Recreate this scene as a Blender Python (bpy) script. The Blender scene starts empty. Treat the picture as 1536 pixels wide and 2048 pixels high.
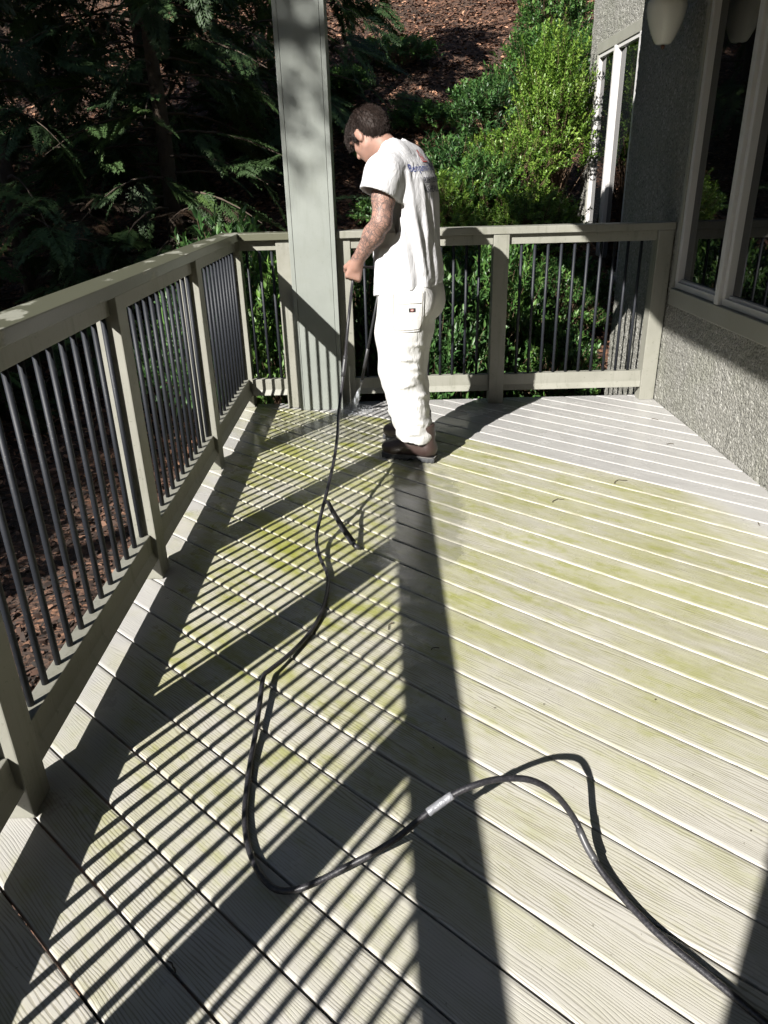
import bpy, bmesh, math, random
import numpy as np
from mathutils import Vector, Matrix
from mathutils.bvhtree import BVHTree

scene = bpy.context.scene
rnd = random.Random(7)
rng = np.random.default_rng(11)

# ------------------------------------------------------------------ camera
cam_d = bpy.data.cameras.new('camera')
cam = bpy.data.objects.new('camera', cam_d)
scene.collection.objects.link(cam)
scene.camera = cam
cam_d.sensor_fit = 'VERTICAL'
cam_d.sensor_height = 24.0
cam_d.lens = 24.0 * 1471.32 / 2048.0
cam_d.clip_start = 0.05
cam_d.clip_end = 500.0
_r = Vector((0.99967, -0.00698, -0.02461)); _u = Vector((0.02529, 0.41441, 0.90974)); _f = Vector((-0.00385, 0.91006, -0.41445))
M = Matrix(((_r.x, _u.x, -_f.x, 0), (_r.y, _u.y, -_f.y, 0), (_r.z, _u.z, -_f.z, 1.4602), (0, 0, 0, 1)))
cam.matrix_world = M

# ------------------------------------------------------------------ sky and sun
SUN_DIR = Vector((0.97, 1.36, -1.0)).normalized()          # the way the light travels
sun_el = math.asin(-SUN_DIR.z)
world = bpy.data.worlds.new('World')
scene.world = world
world.use_nodes = True
wn = world.node_tree.nodes; wl = world.node_tree.links
wn.clear()
w_out = wn.new('ShaderNodeOutputWorld'); w_bg = wn.new('ShaderNodeBackground'); w_sky = wn.new('ShaderNodeTexSky')
w_sky.sky_type = 'NISHITA'; w_sky.sun_disc = False
w_sky.sun_elevation = sun_el
w_sky.sun_rotation = math.atan2(-SUN_DIR.x, -SUN_DIR.y)     # clockwise from +Y
w_sky.air_density = 1.0; w_sky.dust_density = 0.6; w_sky.ozone_density = 1.0
w_bg.inputs['Strength'].default_value = 0.05
wl.new(w_sky.outputs[0], w_bg.inputs[0]); wl.new(w_bg.outputs[0], w_out.inputs[0])
sun_d = bpy.data.lights.new('sun', 'SUN')
sun_d.energy = 5.0; sun_d.angle = math.radians(0.53); sun_d.color = (1.0, 0.965, 0.91)
sun = bpy.data.objects.new('sun', sun_d)
scene.collection.objects.link(sun)
sun.rotation_euler = SUN_DIR.to_track_quat('-Z', 'Y').to_euler()
sun.location = (-6, -8, 9)

vs = scene.view_settings
vs.view_transform = 'Standard'; vs.look = 'None'; vs.gamma = 1.0; vs.use_curve_mapping = False
vs.exposure = 1.3
scene.render.engine = 'CYCLES'
cy = scene.cycles
cy.use_denoising = True
cy.use_adaptive_sampling = True; cy.adaptive_threshold = 0.03
cy.max_bounces = 5; cy.diffuse_bounces = 2; cy.glossy_bounces = 3; cy.transmission_bounces = 4; cy.transparent_max_bounces = 8
cy.caustics_reflective = False; cy.caustics_refractive = False

# ------------------------------------------------------------------ helpers
COL = scene.collection

def tag(o, label=None, cat=None, group=None, kind=None):
    if label: o['label'] = label
    if cat: o['category'] = cat
    if group: o['group'] = group
    if kind: o['kind'] = kind
    return o

def link(name, me, parent=None, mat=None):
    o = bpy.data.objects.new(name, me)
    COL.objects.link(o)
    if mat is not None and me is not None and not me.materials:
        me.materials.append(mat)
    if parent is not None: o.parent = parent
    return o

def empty(name, loc=(0, 0, 0), rz=0.0):
    o = bpy.data.objects.new(name, None)
    COL.objects.link(o)
    o.location = loc; o.rotation_euler = (0, 0, rz); o.empty_display_size = 0.1
    return o

def np_mesh(name, V, F, smooth=False):
    """V (n,3) float, F (m,k) int with constant k"""
    me = bpy.data.meshes.new(name)
    V = np.ascontiguousarray(V, np.float32); F = np.ascontiguousarray(F, np.int32)
    m, k = F.shape
    me.vertices.add(len(V)); me.vertices.foreach_set('co', V.ravel())
    me.loops.add(m * k); me.loops.foreach_set('vertex_index', F.ravel())
    me.polygons.add(m)
    me.polygons.foreach_set('loop_start', np.arange(0, m * k, k, dtype=np.int32))
    me.polygons.foreach_set('loop_total', np.full(m, k, np.int32))
    if smooth: me.polygons.foreach_set('use_smooth', np.ones(m, bool))
    me.update(calc_edges=True); me.validate()
    return me

def py_mesh(name, V, F, smooth=False):
    me = bpy.data.meshes.new(name)
    me.from_pydata([tuple(v) for v in V], [], [tuple(f) for f in F])
    if smooth: me.polygons.foreach_set('use_smooth', [True] * len(me.polygons))
    me.update()
    return me

def box_bm(bm, x0, x1, y0, y1, z0, z1):
    vs_ = [bm.verts.new(c) for c in ((x0, y0, z0), (x1, y0, z0), (x1, y1, z0), (x0, y1, z0), (x0, y0, z1), (x1, y0, z1), (x1, y1, z1), (x0, y1, z1))]
    for f in ((0, 3, 2, 1), (4, 5, 6, 7), (0, 1, 5, 4), (1, 2, 6, 5), (2, 3, 7, 6), (3, 0, 4, 7)):
        bm.faces.new([vs_[i] for i in f])

def bm_mesh(name, bm, bevel=0.0, seg=2, smooth=False):
    if bevel > 0:
        bmesh.ops.bevel(bm, geom=list(bm.edges), offset=bevel, segments=seg, profile=0.6, affect='EDGES', clamp_overlap=True)
    bmesh.ops.recalc_face_normals(bm, faces=list(bm.faces))
    me = bpy.data.meshes.new(name); bm.to_mesh(me); bm.free()
    if smooth: me.polygons.foreach_set('use_smooth', [True] * len(me.polygons))
    me.update()
    return me

def box(name, x0, x1, y0, y1, z0, z1, mat, parent=None, bevel=0.004, seg=2):
    bm = bmesh.new(); box_bm(bm, x0, x1, y0, y1, z0, z1)
    return link(name, bm_mesh(name, bm, bevel, seg), parent, mat)

def prism(name, prof, axis, a0, a1, mat, parent=None, bevel=0.003, m0=0.0, m1=0.0):
    """extrude a closed (p,z) profile along axis 'x' or 'y' from a0 to a1; m0/m1 mitre slopes (da per dp)"""
    bm = bmesh.new(); A = []; B = []
    for p, z in prof:
        ca, cb = a0 + m0 * p, a1 + m1 * p
        A.append(bm.verts.new((p, ca, z) if axis == 'y' else (ca, p, z)))
        B.append(bm.verts.new((p, cb, z) if axis == 'y' else (cb, p, z)))
    n = len(prof)
    bm.faces.new(A); bm.faces.new(B[::-1])
    for i in range(n):
        bm.faces.new((A[i], B[i], B[(i + 1) % n], A[(i + 1) % n]))
    return link(name, bm_mesh(name, bm, bevel), parent, mat)

def tube_arrays(P, R, n=8, cap=True):
    P = np.asarray(P, float); R = np.broadcast_to(np.asarray(R, float), (len(P),))
    T = np.gradient(P, axis=0); T /= np.linalg.norm(T, axis=1)[:, None] + 1e-12
    ref = np.array([0, 0, 1.0]) if abs(T[0][2]) < 0.9 else np.array([1.0, 0, 0])
    N = np.cross(T[0], ref); N /= np.linalg.norm(N)
    V = []; a = np.linspace(0, 2 * np.pi, n, endpoint=False)
    for i in range(len(P)):
        N = N - T[i] * (N @ T[i]); N /= np.linalg.norm(N) + 1e-12
        B = np.cross(T[i], N)
        V.append(P[i] + R[i] * (np.cos(a)[:, None] * N + np.sin(a)[:, None] * B))
    V = np.concatenate(V); F = []
    for i in range(len(P) - 1):
        for j in range(n):
            F.append((i * n + j, i * n + (j + 1) % n, (i + 1) * n + (j + 1) % n, (i + 1) * n + j))
    F = [tuple(f) for f in F]
    if cap:
        F.append(tuple(range(n))[::-1]); F.append(tuple(range((len(P) - 1) * n, len(P) * n)))
    return V, F

def tube(name, P, R, mat, parent=None, n=8):
    V, F = tube_arrays(P, R, n)
    return link(name, py_mesh(name, V, F, True), parent, mat)

def catmull(P, sub=6):
    P = np.asarray(P, float); Q = np.vstack([2 * P[0] - P[1], P, 2 * P[-1] - P[-2]]); out = []
    for i in range(1, len(Q) - 2):
        a, b, c, d = Q[i - 1], Q[i], Q[i + 1], Q[i + 2]
        for t in np.linspace(0, 1, sub, endpoint=False):
            out.append(0.5 * ((2 * b) + (c - a) * t + (2 * a - 5 * b + 4 * c - d) * t * t + (3 * b - a - 3 * c + d) * t ** 3))
    out.append(P[-1]); return np.array(out)

def lathe(name, prof, mat, parent=None, n=24, loc=(0, 0, 0)):
    V = []; F = []
    for r, z in prof:
        for j in range(n):
            a = 2 * math.pi * j / n; V.append((loc[0] + r * math.cos(a), loc[1] + r * math.sin(a), loc[2] + z))
    for i in range(len(prof) - 1):
        for j in range(n):
            F.append((i * n + j, i * n + (j + 1) % n, (i + 1) * n + (j + 1) % n, (i + 1) * n + j))
    F.append(tuple(range(n))[::-1]); F.append(tuple(range((len(prof) - 1) * n, len(prof) * n)))
    return link(name, py_mesh(name, V, F, True), parent, mat)

# ------------------------------------------------------------------ materials
class NT:
    def __init__(self, name):
        self.m = bpy.data.materials.new(name); self.m.use_nodes = True
        self.n = self.m.node_tree.nodes; self.l = self.m.node_tree.links
        self.b = self.n['Principled BSDF']
    def node(self, t, **k):
        x = self.n.new(t)
        for a, v in k.items(): setattr(x, a, v)
        return x
    def set(self, **k):
        for a, v in k.items():
            s = self.b.inputs[a.replace('_', ' ')]
            if hasattr(v, 'is_linked') or isinstance(v, bpy.types.NodeSocket): self.l.new(v, s)
            else: s.default_value = (*v, 1) if isinstance(v, tuple) and len(v) == 3 else v
        return self
    def coord(self, kind='Object'):
        return self.node('ShaderNodeTexCoord').outputs[kind]
    def mapping(self, vec, scale=(1, 1, 1), rot=(0, 0, 0), loc=(0, 0, 0)):
        m = self.node('ShaderNodeMapping'); self.l.new(vec, m.inputs['Vector'])
        m.inputs['Scale'].default_value = scale; m.inputs['Rotation'].default_value = rot; m.inputs['Location'].default_value = loc
        return m.outputs[0]
    def noise(self, vec, scale=5, detail=4, rough=0.55, dist=0.0, out='Fac'):
        x = self.node('ShaderNodeTexNoise'); self.l.new(vec, x.inputs['Vector'])
        x.inputs['Scale'].default_value = scale; x.inputs['Detail'].default_value = detail
        x.inputs['Roughness'].default_value = rough; x.inputs['Distortion'].default_value = dist
        return x.outputs[out]
    def voro(self, vec, scale=5, feature='F1', out='Distance'):
        x = self.node('ShaderNodeTexVoronoi', feature=feature); self.l.new(vec, x.inputs['Vector'])
        x.inputs['Scale'].default_value = scale
        return x.outputs[out]
    def ramp(self, fac, stops, interp='LINEAR'):
        x = self.node('ShaderNodeValToRGB'); self.l.new(fac, x.inputs[0]); r = x.color_ramp; r.interpolation = interp
        while len(r.elements) < len(stops): r.elements.new(0.5)
        for e, (p, c) in zip(r.elements, stops):
            e.position = p; e.color = (c, c, c, 1) if not isinstance(c, tuple) else (*c, 1)
        return x.outputs[0]
    def math(self, op, a, b=None, c=None, clamp=False):
        x = self.node('ShaderNodeMath', operation=op, use_clamp=clamp)
        for i, v in enumerate((a, b, c)):
            if v is None: continue
            if isinstance(v, (int, float)): x.inputs[i].default_value = v
            else: self.l.new(v, x.inputs[i])
        return x.outputs[0]
    def mix(self, fac, a, b, blend='MIX'):
        x = self.node('ShaderNodeMix', data_type='RGBA', blend_type=blend)
        for s, v in ((x.inputs[0], fac), (x.inputs[6], a), (x.inputs[7], b)):
            if isinstance(v, (int, float)): s.default_value = v
            elif isinstance(v, tuple): s.default_value = (*v, 1)
            else: self.l.new(v, s)
        return x.outputs[2]
    def bump(self, h, strength=0.5, dist=0.01, normal=None):
        x = self.node('ShaderNodeBump'); self.l.new(h, x.inputs['Height'])
        x.inputs['Strength'].default_value = strength; x.inputs['Distance'].default_value = dist
        if normal is not None: self.l.new(normal, x.inputs['Normal'])
        return x.outputs[0]
    def attr(self, name, out='Fac'):
        return self.node('ShaderNodeAttribute', attribute_name=name).outputs[out]
    def sep(self, vec):
        x = self.node('ShaderNodeSeparateXYZ'); self.l.new(vec, x.inputs[0]); return x.outputs

BA = 0.838                                  # boards run at 48 degrees to the railing
def deck_material():
    t = NT('composite_decking')
    w = t.coord('Object')
    inf = t.node('ShaderNodeObjectInfo')
    # board space: x across the boards, y along them
    b = t.mapping(w, rot=(0, 0, -BA))
    off = t.node('ShaderNodeCombineXYZ'); t.l.new(t.math('MULTIPLY', inf.outputs['Random'], 13.0), off.inputs[1]); t.l.new(t.math('MULTIPLY', inf.outputs['Random'], 5.0), off.inputs[2])
    add = t.node('ShaderNodeVectorMath', operation='ADD'); t.l.new(b, add.inputs[0]); t.l.new(off.outputs[0], add.inputs[1])
    bv = add.outputs[0]
    # embossed grain: closely spaced wavy lines running along the board, arching round in places
    s = t.sep(bv)
    warp = t.noise(t.mapping(bv, scale=(8.5, 1.5, 1)), 1.0, 2.5, 0.5)
    wob = t.noise(t.mapping(bv, scale=(34, 9, 1)), 1.0, 1.5, 0.5)
    ph = t.math('ADD', t.math('MULTIPLY', s[0], 820.0), t.math('ADD', t.math('MULTIPLY', warp, 64.0), t.math('MULTIPLY', wob, 7.0)))
    wave = t.math('SINE', ph)
    brk = t.noise(t.mapping(bv, scale=(110, 10, 1)), 1.0, 1.5, 0.55)
    fade = t.ramp(t.noise(t.mapping(bv, scale=(6, 1.5, 1)), 1.0, 1), [(0.32, 0.3), (0.58, 1.0)])
    mixd = t.math('ADD', t.math('MULTIPLY', wave, 0.33), t.math('ADD', brk, -0.02))
    grain = t.ramp(mixd, [(0.18, 0.0), (0.42, 1.0)])
    groove = t.math('MULTIPLY', t.math('SUBTRACT', 1.0, grain), fade)
    # world space stains
    ws = t.sep(w)
    u = t.math('ADD', t.math('MULTIPLY', ws[0], math.cos(BA)), t.math('MULTIPLY', ws[1], math.sin(BA)))
    n1 = t.noise(w, 1.3, 5, 0.62)
    n2 = t.noise(t.mapping(bv, scale=(10, 3.0, 1)), 1.0, 5, 0.68)
    n3 = t.noise(w, 26.0, 3, 0.6)
    # washed part: beyond a board line near the man, and a swept strip along the house wall
    clean_u = t.ramp(t.math('ADD', t.math('MULTIPLY', t.math('SUBTRACT', t.math('ADD', u, t.math('MULTIPLY', t.math('MINIMUM', ws[0], 0.0), -0.35)), 3.50), 1.0), t.math('ADD', 0.5, t.math('MULTIPLY', t.math('SUBTRACT', n1, 0.5), 0.05))), [(0.495, 0.0), (0.515, 1.0)])
    wallk = t.math('ADD', ws[0], t.math('ADD', t.math('MULTIPLY', t.math('SUBTRACT', u, 3.5), 0.42), t.math('MULTIPLY', t.math('SUBTRACT', n1, 0.5), 0.25)))
    clean_w = t.ramp(t.math('SUBTRACT', wallk, 1.0), [(0.45, 0.0), (0.62, 1.0)])
    clean = t.math('MAXIMUM', clean_u, t.math('MULTIPLY', clean_w, 1.0))
    edge_strip = t.math('MULTIPLY', t.ramp(t.math('ADD', t.math('MULTIPLY', ws[0], -1.0), t.math('MULTIPLY', t.math('SUBTRACT', n1, 0.5), 0.25)), [(0.82, 0.0), (0.90, 0.85)]), t.ramp(t.noise(w, 2.6, 3), [(0.40, 0.35), (0.55, 1.0)]))
    clean = t.math('MAXIMUM', clean, edge_strip)
    dirty = t.math('SUBTRACT', 1.0, clean)
    # algae thins out towards the near end of the deck
    thin = t.ramp(t.math('MULTIPLY', ws[1], 0.25), [(0.22, 0.30), (0.42, 0.75), (0.7, 1.0)])
    green = t.ramp(t.math('ADD', t.math('MULTIPLY', n1, 0.45), t.math('MULTIPLY', n2, 0.55)), [(0.41, 0.0), (0.555, 1.0)])
    spot = t.ramp(t.math('ADD', t.math('MULTIPLY', n2, 0.75), t.math('MULTIPLY', n3, 0.25)), [(0.525, 0.0), (0.63, 1.0)])
    lefty = t.ramp(t.math('ADD', t.math('MULTIPLY', ws[0], 0.25), 0.5), [(0.40, 1.0), (0.62, 0.55)])
    nearl = t.ramp(t.math('ADD', t.math('ADD', t.math('MULTIPLY', ws[1], 0.2), t.math('MULTIPLY', ws[0], 0.07)), t.math('MULTIPLY', t.math('SUBTRACT', n1, 0.5), 0.35)), [(0.16, 0.62), (0.42, 1.0)])
    thin = t.math('MULTIPLY', thin, nearl)
    green = t.math('MULTIPLY', t.math('MULTIPLY', green, thin), lefty)
    spot = t.math('MULTIPLY', t.math('MULTIPLY', spot, thin), lefty)
    base = t.mix(t.noise(w, 3.0, 3), (0.408, 0.391, 0.362), (0.466, 0.449, 0.42))
    tone = t.math('ADD', 0.93, t.math('MULTIPLY', inf.outputs['Random'], 0.14))
    tn = t.node('ShaderNodeVectorMath', operation='SCALE'); t.l.new(base, tn.inputs[0]); t.l.new(tone, tn.inputs['Scale']); base = tn.outputs[0]
    fr = t.math('FRACT', t.math('DIVIDE', t.math('SUBTRACT', u, 0.42), 0.1467)); ed = t.math('MINIMUM', fr, t.math('SUBTRACT', 1.0, fr))
    inner_ = t.ramp(ed, [(0.03, 0.35), (0.085, 1.0)])          # less green and film along the rounded board edges
    green = t.math('MULTIPLY', green, inner_); spot = t.math('MULTIPLY', spot, inner_)
    film = t.mix(0.45, base, (0.364, 0.357, 0.250))
    c = t.mix(t.math('MULTIPLY', t.math('MULTIPLY', dirty, thin), inner_), base, film)
    c = t.mix(t.math('MULTIPLY', t.math('MULTIPLY', green, dirty), 0.9), c, (0.288, 0.292, 0.086))
    c = t.mix(t.math('MULTIPLY', t.math('MULTIPLY', spot, dirty), 0.92), c, (0.238, 0.252, 0.040))
    c = t.mix(t.math('MULTIPLY', t.math('MULTIPLY', groove, dirty), 0.50), c, (0.102, 0.087, 0.042))
    speck = t.ramp(t.noise(w, 95.0, 2, 0.5), [(0.72, 0.0), (0.76, 1.0)])
    c = t.mix(t.math('MULTIPLY', t.math('MULTIPLY', speck, dirty), 0.5), c, (0.060, 0.054, 0.030))
    strk = t.noise(t.mapping(bv, scale=(14, 1.3, 1)), 1.0, 4, 0.62)
    wash = t.mix(t.ramp(strk, [(0.35, 0.0), (0.68, 1.0)]), (0.385, 0.380, 0.372), (0.325, 0.32, 0.315))
    wash = t.mix(t.math('MULTIPLY', groove, 0.22), wash, (0.18, 0.17, 0.15))
    c = t.mix(t.math('MULTIPLY', clean, 0.92), c, wash)
    # water left standing on the boards: strongest round the washed corner
    wetn = t.noise(w, 4.5, 5, 0.65)
    wetz = t.ramp(t.math('MULTIPLY', u, 0.25), [(0.35, 0.0), (0.72, 1.0)])
    wet = t.math('MULTIPLY', t.ramp(t.math('ADD', wetn, t.math('MULTIPLY', wetz, 0.16)), [(0.50, 0.0), (0.62, 1.0)]), 1.0)
    dx1 = t.math('MULTIPLY', t.math('ADD', ws[0], 0.42), 1.3); dy1 = t.math('MULTIPLY', t.math('SUBTRACT', ws[1], 4.55), 1.7)
    r1 = t.math('SQRT', t.math('ADD', t.math('MULTIPLY', dx1, dx1), t.math('MULTIPLY', dy1, dy1)))
    dx2 = t.math('MULTIPLY', t.math('SUBTRACT', ws[0], 0.16), 3.0); dy2 = t.math('MULTIPLY', t.math('SUBTRACT', ws[1], 3.2), 0.8)
    r2 = t.math('SQRT', t.math('ADD', t.math('MULTIPLY', dx2, dx2), t.math('MULTIPLY', dy2, dy2)))
    pud = t.ramp(t.math('ADD', t.math('MINIMUM', r1, r2), t.math('MULTIPLY', t.math('SUBTRACT', wetn, 0.5), 1.3)), [(0.45, 1.0), (0.62, 0.0)])
    c = t.mix(t.math('MULTIPLY', pud, 0.42), c, (0.10, 0.10, 0.085))
    wet = t.math('MAXIMUM', wet, pud)
    rough = t.math('SUBTRACT', 0.58, t.math('MULTIPLY', wet, 0.44))
    hgt = t.math('ADD', grain, t.math('MULTIPLY', t.noise(w, 200, 1), 0.25))
    t.set(Base_Color=c, Roughness=rough, Normal=t.bump(hgt, 0.28, 0.0016))
    t.b.inputs['Specular IOR Level'].default_value = 0.42
    return t.m

def paint_material(name, c1, c2, rough=0.5, streak=True, dirt=0.35, wet=False):
    t = NT(name); w = t.coord('Object')
    n1 = t.noise(w, 4.0, 5, 0.6); n2 = t.noise(t.mapping(w, scale=(30, 30, 3)), 1.0, 4, 0.6); n3 = t.noise(w, 60.0, 3)
    c = t.mix(t.ramp(n1, [(0.35, 0.0), (0.7, 1.0)]), c1, c2)
    if streak:
        c = t.mix(t.math('MULTIPLY', t.ramp(n2, [(0.55, 0.0), (0.75, 1.0)]), dirt), c, (c1[0] * 0.45, c1[1] * 0.47, c1[2] * 0.38))
    c = t.mix(t.math('MULTIPLY', t.ramp(t.noise(w, 2.3, 5, 0.7), [(0.52, 0.0), (0.72, 1.0)]), dirt * 0.8), c, (0.115, 0.12, 0.062))
    c = t.mix(t.math('MULTIPLY', t.ramp(n3, [(0.64, 0.0), (0.70, 1.0)]), dirt * 0.8), c, (0.06, 0.065, 0.045))
    h = t.math('ADD', t.math('MULTIPLY', n3, 0.6), t.math('MULTIPLY', t.noise(t.mapping(w, scale=(160, 160, 14)), 1.0, 3), 0.5))
    t.set(Base_Color=c, Roughness=t.math('ADD', rough - 0.12, t.math('MULTIPLY', n1, 0.25)), Normal=t.bump(h, 0.25, 0.002))
    return t.m

def cap_material():
    # painted cap, still wet from the washer: dark wet film with ragged dry patches
    t = NT('railing_cap_paint'); w = t.coord('Object')
    n = t.noise(t.mapping(w, scale=(7, 2.6, 7)), 1.0, 5, 0.6)
    dry = t.ramp(n, [(0.55, 0.0), (0.575, 1.0)])
    c = t.mix(dry, (0.096, 0.097, 0.067), (0.237, 0.237, 0.192))
    c = t.mix(t.math('MULTIPLY', t.ramp(t.noise(w, 40, 4), [(0.55, 0.0), (0.7, 1.0)]), 0.35), c, (0.078, 0.081, 0.054))
    t.set(Base_Color=c, Roughness=t.math('ADD', 0.32, t.math('MULTIPLY', dry, 0.25)), Normal=t.bump(t.noise(w, 90, 3), 0.2, 0.002))
    return t.m

def simple(name, c, rough=0.5, metal=0.0, bump=None, spec=None, var=0.0):
    t = NT(name); w = t.coord('Object')
    if var:
        n = t.noise(w, 8.0, 4, 0.6)
        col = t.mix(n, tuple(x * (1 - var) for x in c), tuple(min(1, x * (1 + var)) for x in c))
        t.set(Base_Color=col)
    else: t.set(Base_Color=c)
    t.set(Roughness=rough, Metallic=metal)
    if bump: t.set(Normal=t.bump(t.noise(w, bump[0], 3), bump[1], bump[2]))
    if spec is not None: t.b.inputs['Specular IOR Level'].default_value = spec
    return t.m

def pebble_material():
    t = NT('pebble_dash'); w = t.coord('Object')
    v = t.node('ShaderNodeTexVoronoi', feature='F1'); t.l.new(w, v.inputs['Vector']); v.inputs['Scale'].default_value = 74
    d = v.outputs['Distance']; cc = t.sep(v.outputs['Color'])[0]
    c = t.ramp(cc, [(0.0, (0.165, 0.162, 0.142)), (0.5, (0.205, 0.202, 0.180)), (0.85, (0.240, 0.236, 0.214)), (1.0, (0.33, 0.325, 0.30))])
    stain = t.ramp(t.noise(t.mapping(w, scale=(3, 3, 0.8)), 1.0, 4, 0.6), [(0.45, 0.0), (0.75, 1.0)])
    c = t.mix(t.math('MULTIPLY', stain, 0.35), c, (0.10, 0.10, 0.085))
    pit = t.ramp(t.noise(w, 62, 3, 0.6), [(0.36, 1.0), (0.43, 0.0)])  # shade of the pits between pebbles, put into the colour
    c = t.mix(t.math('MULTIPLY', pit, 0.7), c, (0.030, 0.031, 0.027))
    moss = t.ramp(t.noise(w, 2.2, 4), [(0.5, 0.0), (0.7, 1.0)])
    c = t.mix(t.math('MULTIPLY', moss, 0.25), c, (0.140, 0.151, 0.099))
    h = t.math('ADD', t.math('MULTIPLY', t.math('SUBTRACT', 1.0, d), 0.8), t.math('MULTIPLY', t.noise(w, 120, 3), 0.5))
    t.set(Base_Color=c, Roughness=0.85, Normal=t.bump(h, 1.0, 0.010))
    return t.m

def glass_material():
    t = NT('window_glass'); w = t.coord('Object')
    t.set(Base_Color=(0.006, 0.007, 0.008), Roughness=0.015, Normal=t.bump(t.noise(w, 1.5, 2), 0.02, 0.01))
    t.b.inputs['IOR'].default_value = 1.75
    return t.m

M_DECK = deck_material()
M_RAIL = paint_material('sage_railing_paint', (0.198, 0.196, 0.166), (0.232, 0.229, 0.197), 0.5, True, 0.42)
M_COLUMN = paint_material('sage_column_paint', (0.185, 0.200, 0.182), (0.208, 0.224, 0.205), 0.55, True, 0.16)
M_CAP = cap_material()
def baluster_material():
    t = NT('dark_baluster_metal'); w = t.coord('Object')
    n = t.noise(w, 90, 3); sp = t.ramp(t.noise(w, 190, 2), [(0.70, 0.0), (0.74, 1.0)])
    c = t.mix(n, (0.008, 0.010, 0.014), (0.015, 0.017, 0.022)); c = t.mix(t.math('MULTIPLY', sp, 0.5), c, (0.14, 0.145, 0.15))
    t.set(Base_Color=c, Roughness=0.55, Normal=t.bump(n, 0.15, 0.001)); t.b.inputs['Specular IOR Level'].default_value = 0.35; return t.m
M_BAL = baluster_material()
M_PEB = pebble_material()
M_TRIM = paint_material('window_trim_paint', (0.215, 0.213, 0.186), (0.245, 0.243, 0.212), 0.5, False, 0.2)
M_SASH = simple('window_sash_vinyl', (0.47, 0.46, 0.455), 0.4, var=0.06)
M_GLASS = glass_material()
M_DARK = simple('dark_framing_timber', (0.05, 0.045, 0.035), 0.9, var=0.2)
M_CEIL = simple('porch_ceiling_stain', (0.055, 0.042, 0.03), 0.8, var=0.08)
# ------------------------------------------------------------------ deck: every board its own piece
DX0, DX1, DY0, DY1 = -1.10, 1.884, -1.40, 5.13
deck = empty('deck', (0, 0, 0)); tag(deck, kind='structure')
NB = (math.cos(BA), math.sin(BA)); TB = (-math.sin(BA), math.cos(BA))

def clip_poly(poly, n, c, keep_greater=True):
    out = []; s = 1 if keep_greater else -1
    for i in range(len(poly)):
        a, b = poly[i], poly[(i + 1) % len(poly)]
        da = s * (a[0] * n[0] + a[1] * n[1] - c); db = s * (b[0] * n[0] + b[1] * n[1] - c)
        if da >= 0: out.append(a)
        if da * db < 0:
            k = da / (da - db); out.append((a[0] + (b[0] - a[0]) * k, a[1] + (b[1] - a[1]) * k))
    return out

PITCH, GAP = 0.1467, 0.006
k0 = int(math.floor((DX0 * NB[0] + DY0 * NB[1] - 0.42) / PITCH)) - 1
for k in range(k0, k0 + 60):
    u0 = 0.42 + k * PITCH + GAP / 2; u1 = u0 + PITCH - GAP
    poly = [(DX0, DY0), (DX1, DY0), (DX1, DY1), (DX0, DY1)]
    poly = clip_poly(poly, NB, u0, True)
    if len(poly) >= 3: poly = clip_poly(poly, NB, u1, False)
    if len(poly) < 3: continue
    jz = rnd.uniform(-0.0008, 0.0008)
    bm = bmesh.new()
    top = [bm.verts.new((x, y, jz)) for x, y in poly]; bot = [bm.verts.new((x, y, -0.025)) for x, y in poly]
    n = len(poly)
    bm.faces.new(top); bm.faces.new(bot[::-1])
    for i in range(n): bm.faces.new((top[i], bot[i], bot[(i + 1) % n], top[(i + 1) % n]))
    bmesh.ops.recalc_face_normals(bm, faces=list(bm.faces))
    W_ = u1 - u0
    for d in (0.0016, 0.0085, W_ - 0.0085, W_ - 0.0016):
        bmesh.ops.bisect_plane(bm, geom=list(bm.verts) + list(bm.edges) + list(bm.faces), plane_co=(NB[0] * (u0 + d), NB[1] * (u0 + d), 0), plane_no=(NB[0], NB[1], 0), dist=1e-5)
    for v in bm.verts:
        if v.co.z > -0.01:
            d = v.co.x * NB[0] + v.co.y * NB[1] - u0; d = min(d, W_ - d)
            v.co.z = jz + float(np.interp(d, [0, 0.0016, 0.0085], [-0.0042, -0.0015, 0.0]))
    link('plank', bm_mesh('plank', bm), deck, M_DECK)
# joists and rim under the boards
for x in np.arange(DX0 + 0.05, DX1, 0.406):
    box('joist', x, x + 0.038, DY0 + 0.06, DY1 - 0.06, -0.26, -0.027, M_DARK, deck, 0)
box('rim_board', DX0 - 0.01, DX0 + 0.03, DY0, DY1, -0.32, -0.028, M_RAIL, deck, 0.003)
box('rim_board', DX0 + 0.032, DX1, DY1 - 0.04, DY1 + 0.0, -0.32, -0.028, M_RAIL, deck, 0.003)

# ------------------------------------------------------------------ railings
bal_me = py_mesh('baluster', *tube_arrays([(0, 0, 0.185), (0, 0, 0.6), (0, 0, 1.052)], 0.0096, 10), True)
bal_me.materials.append(M_BAL)

def balusters(parent, pts):
    for x, y in pts:
        o = link('baluster', bal_me, parent); o.location = (x, y, 0)

def posts_profile(x0, x1, y0, y1, parent, top=1.108, mat=None):
    return box('post', x0, x1, y0, y1, 0.0, top, mat or M_RAIL, parent, 0.004)

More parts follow.
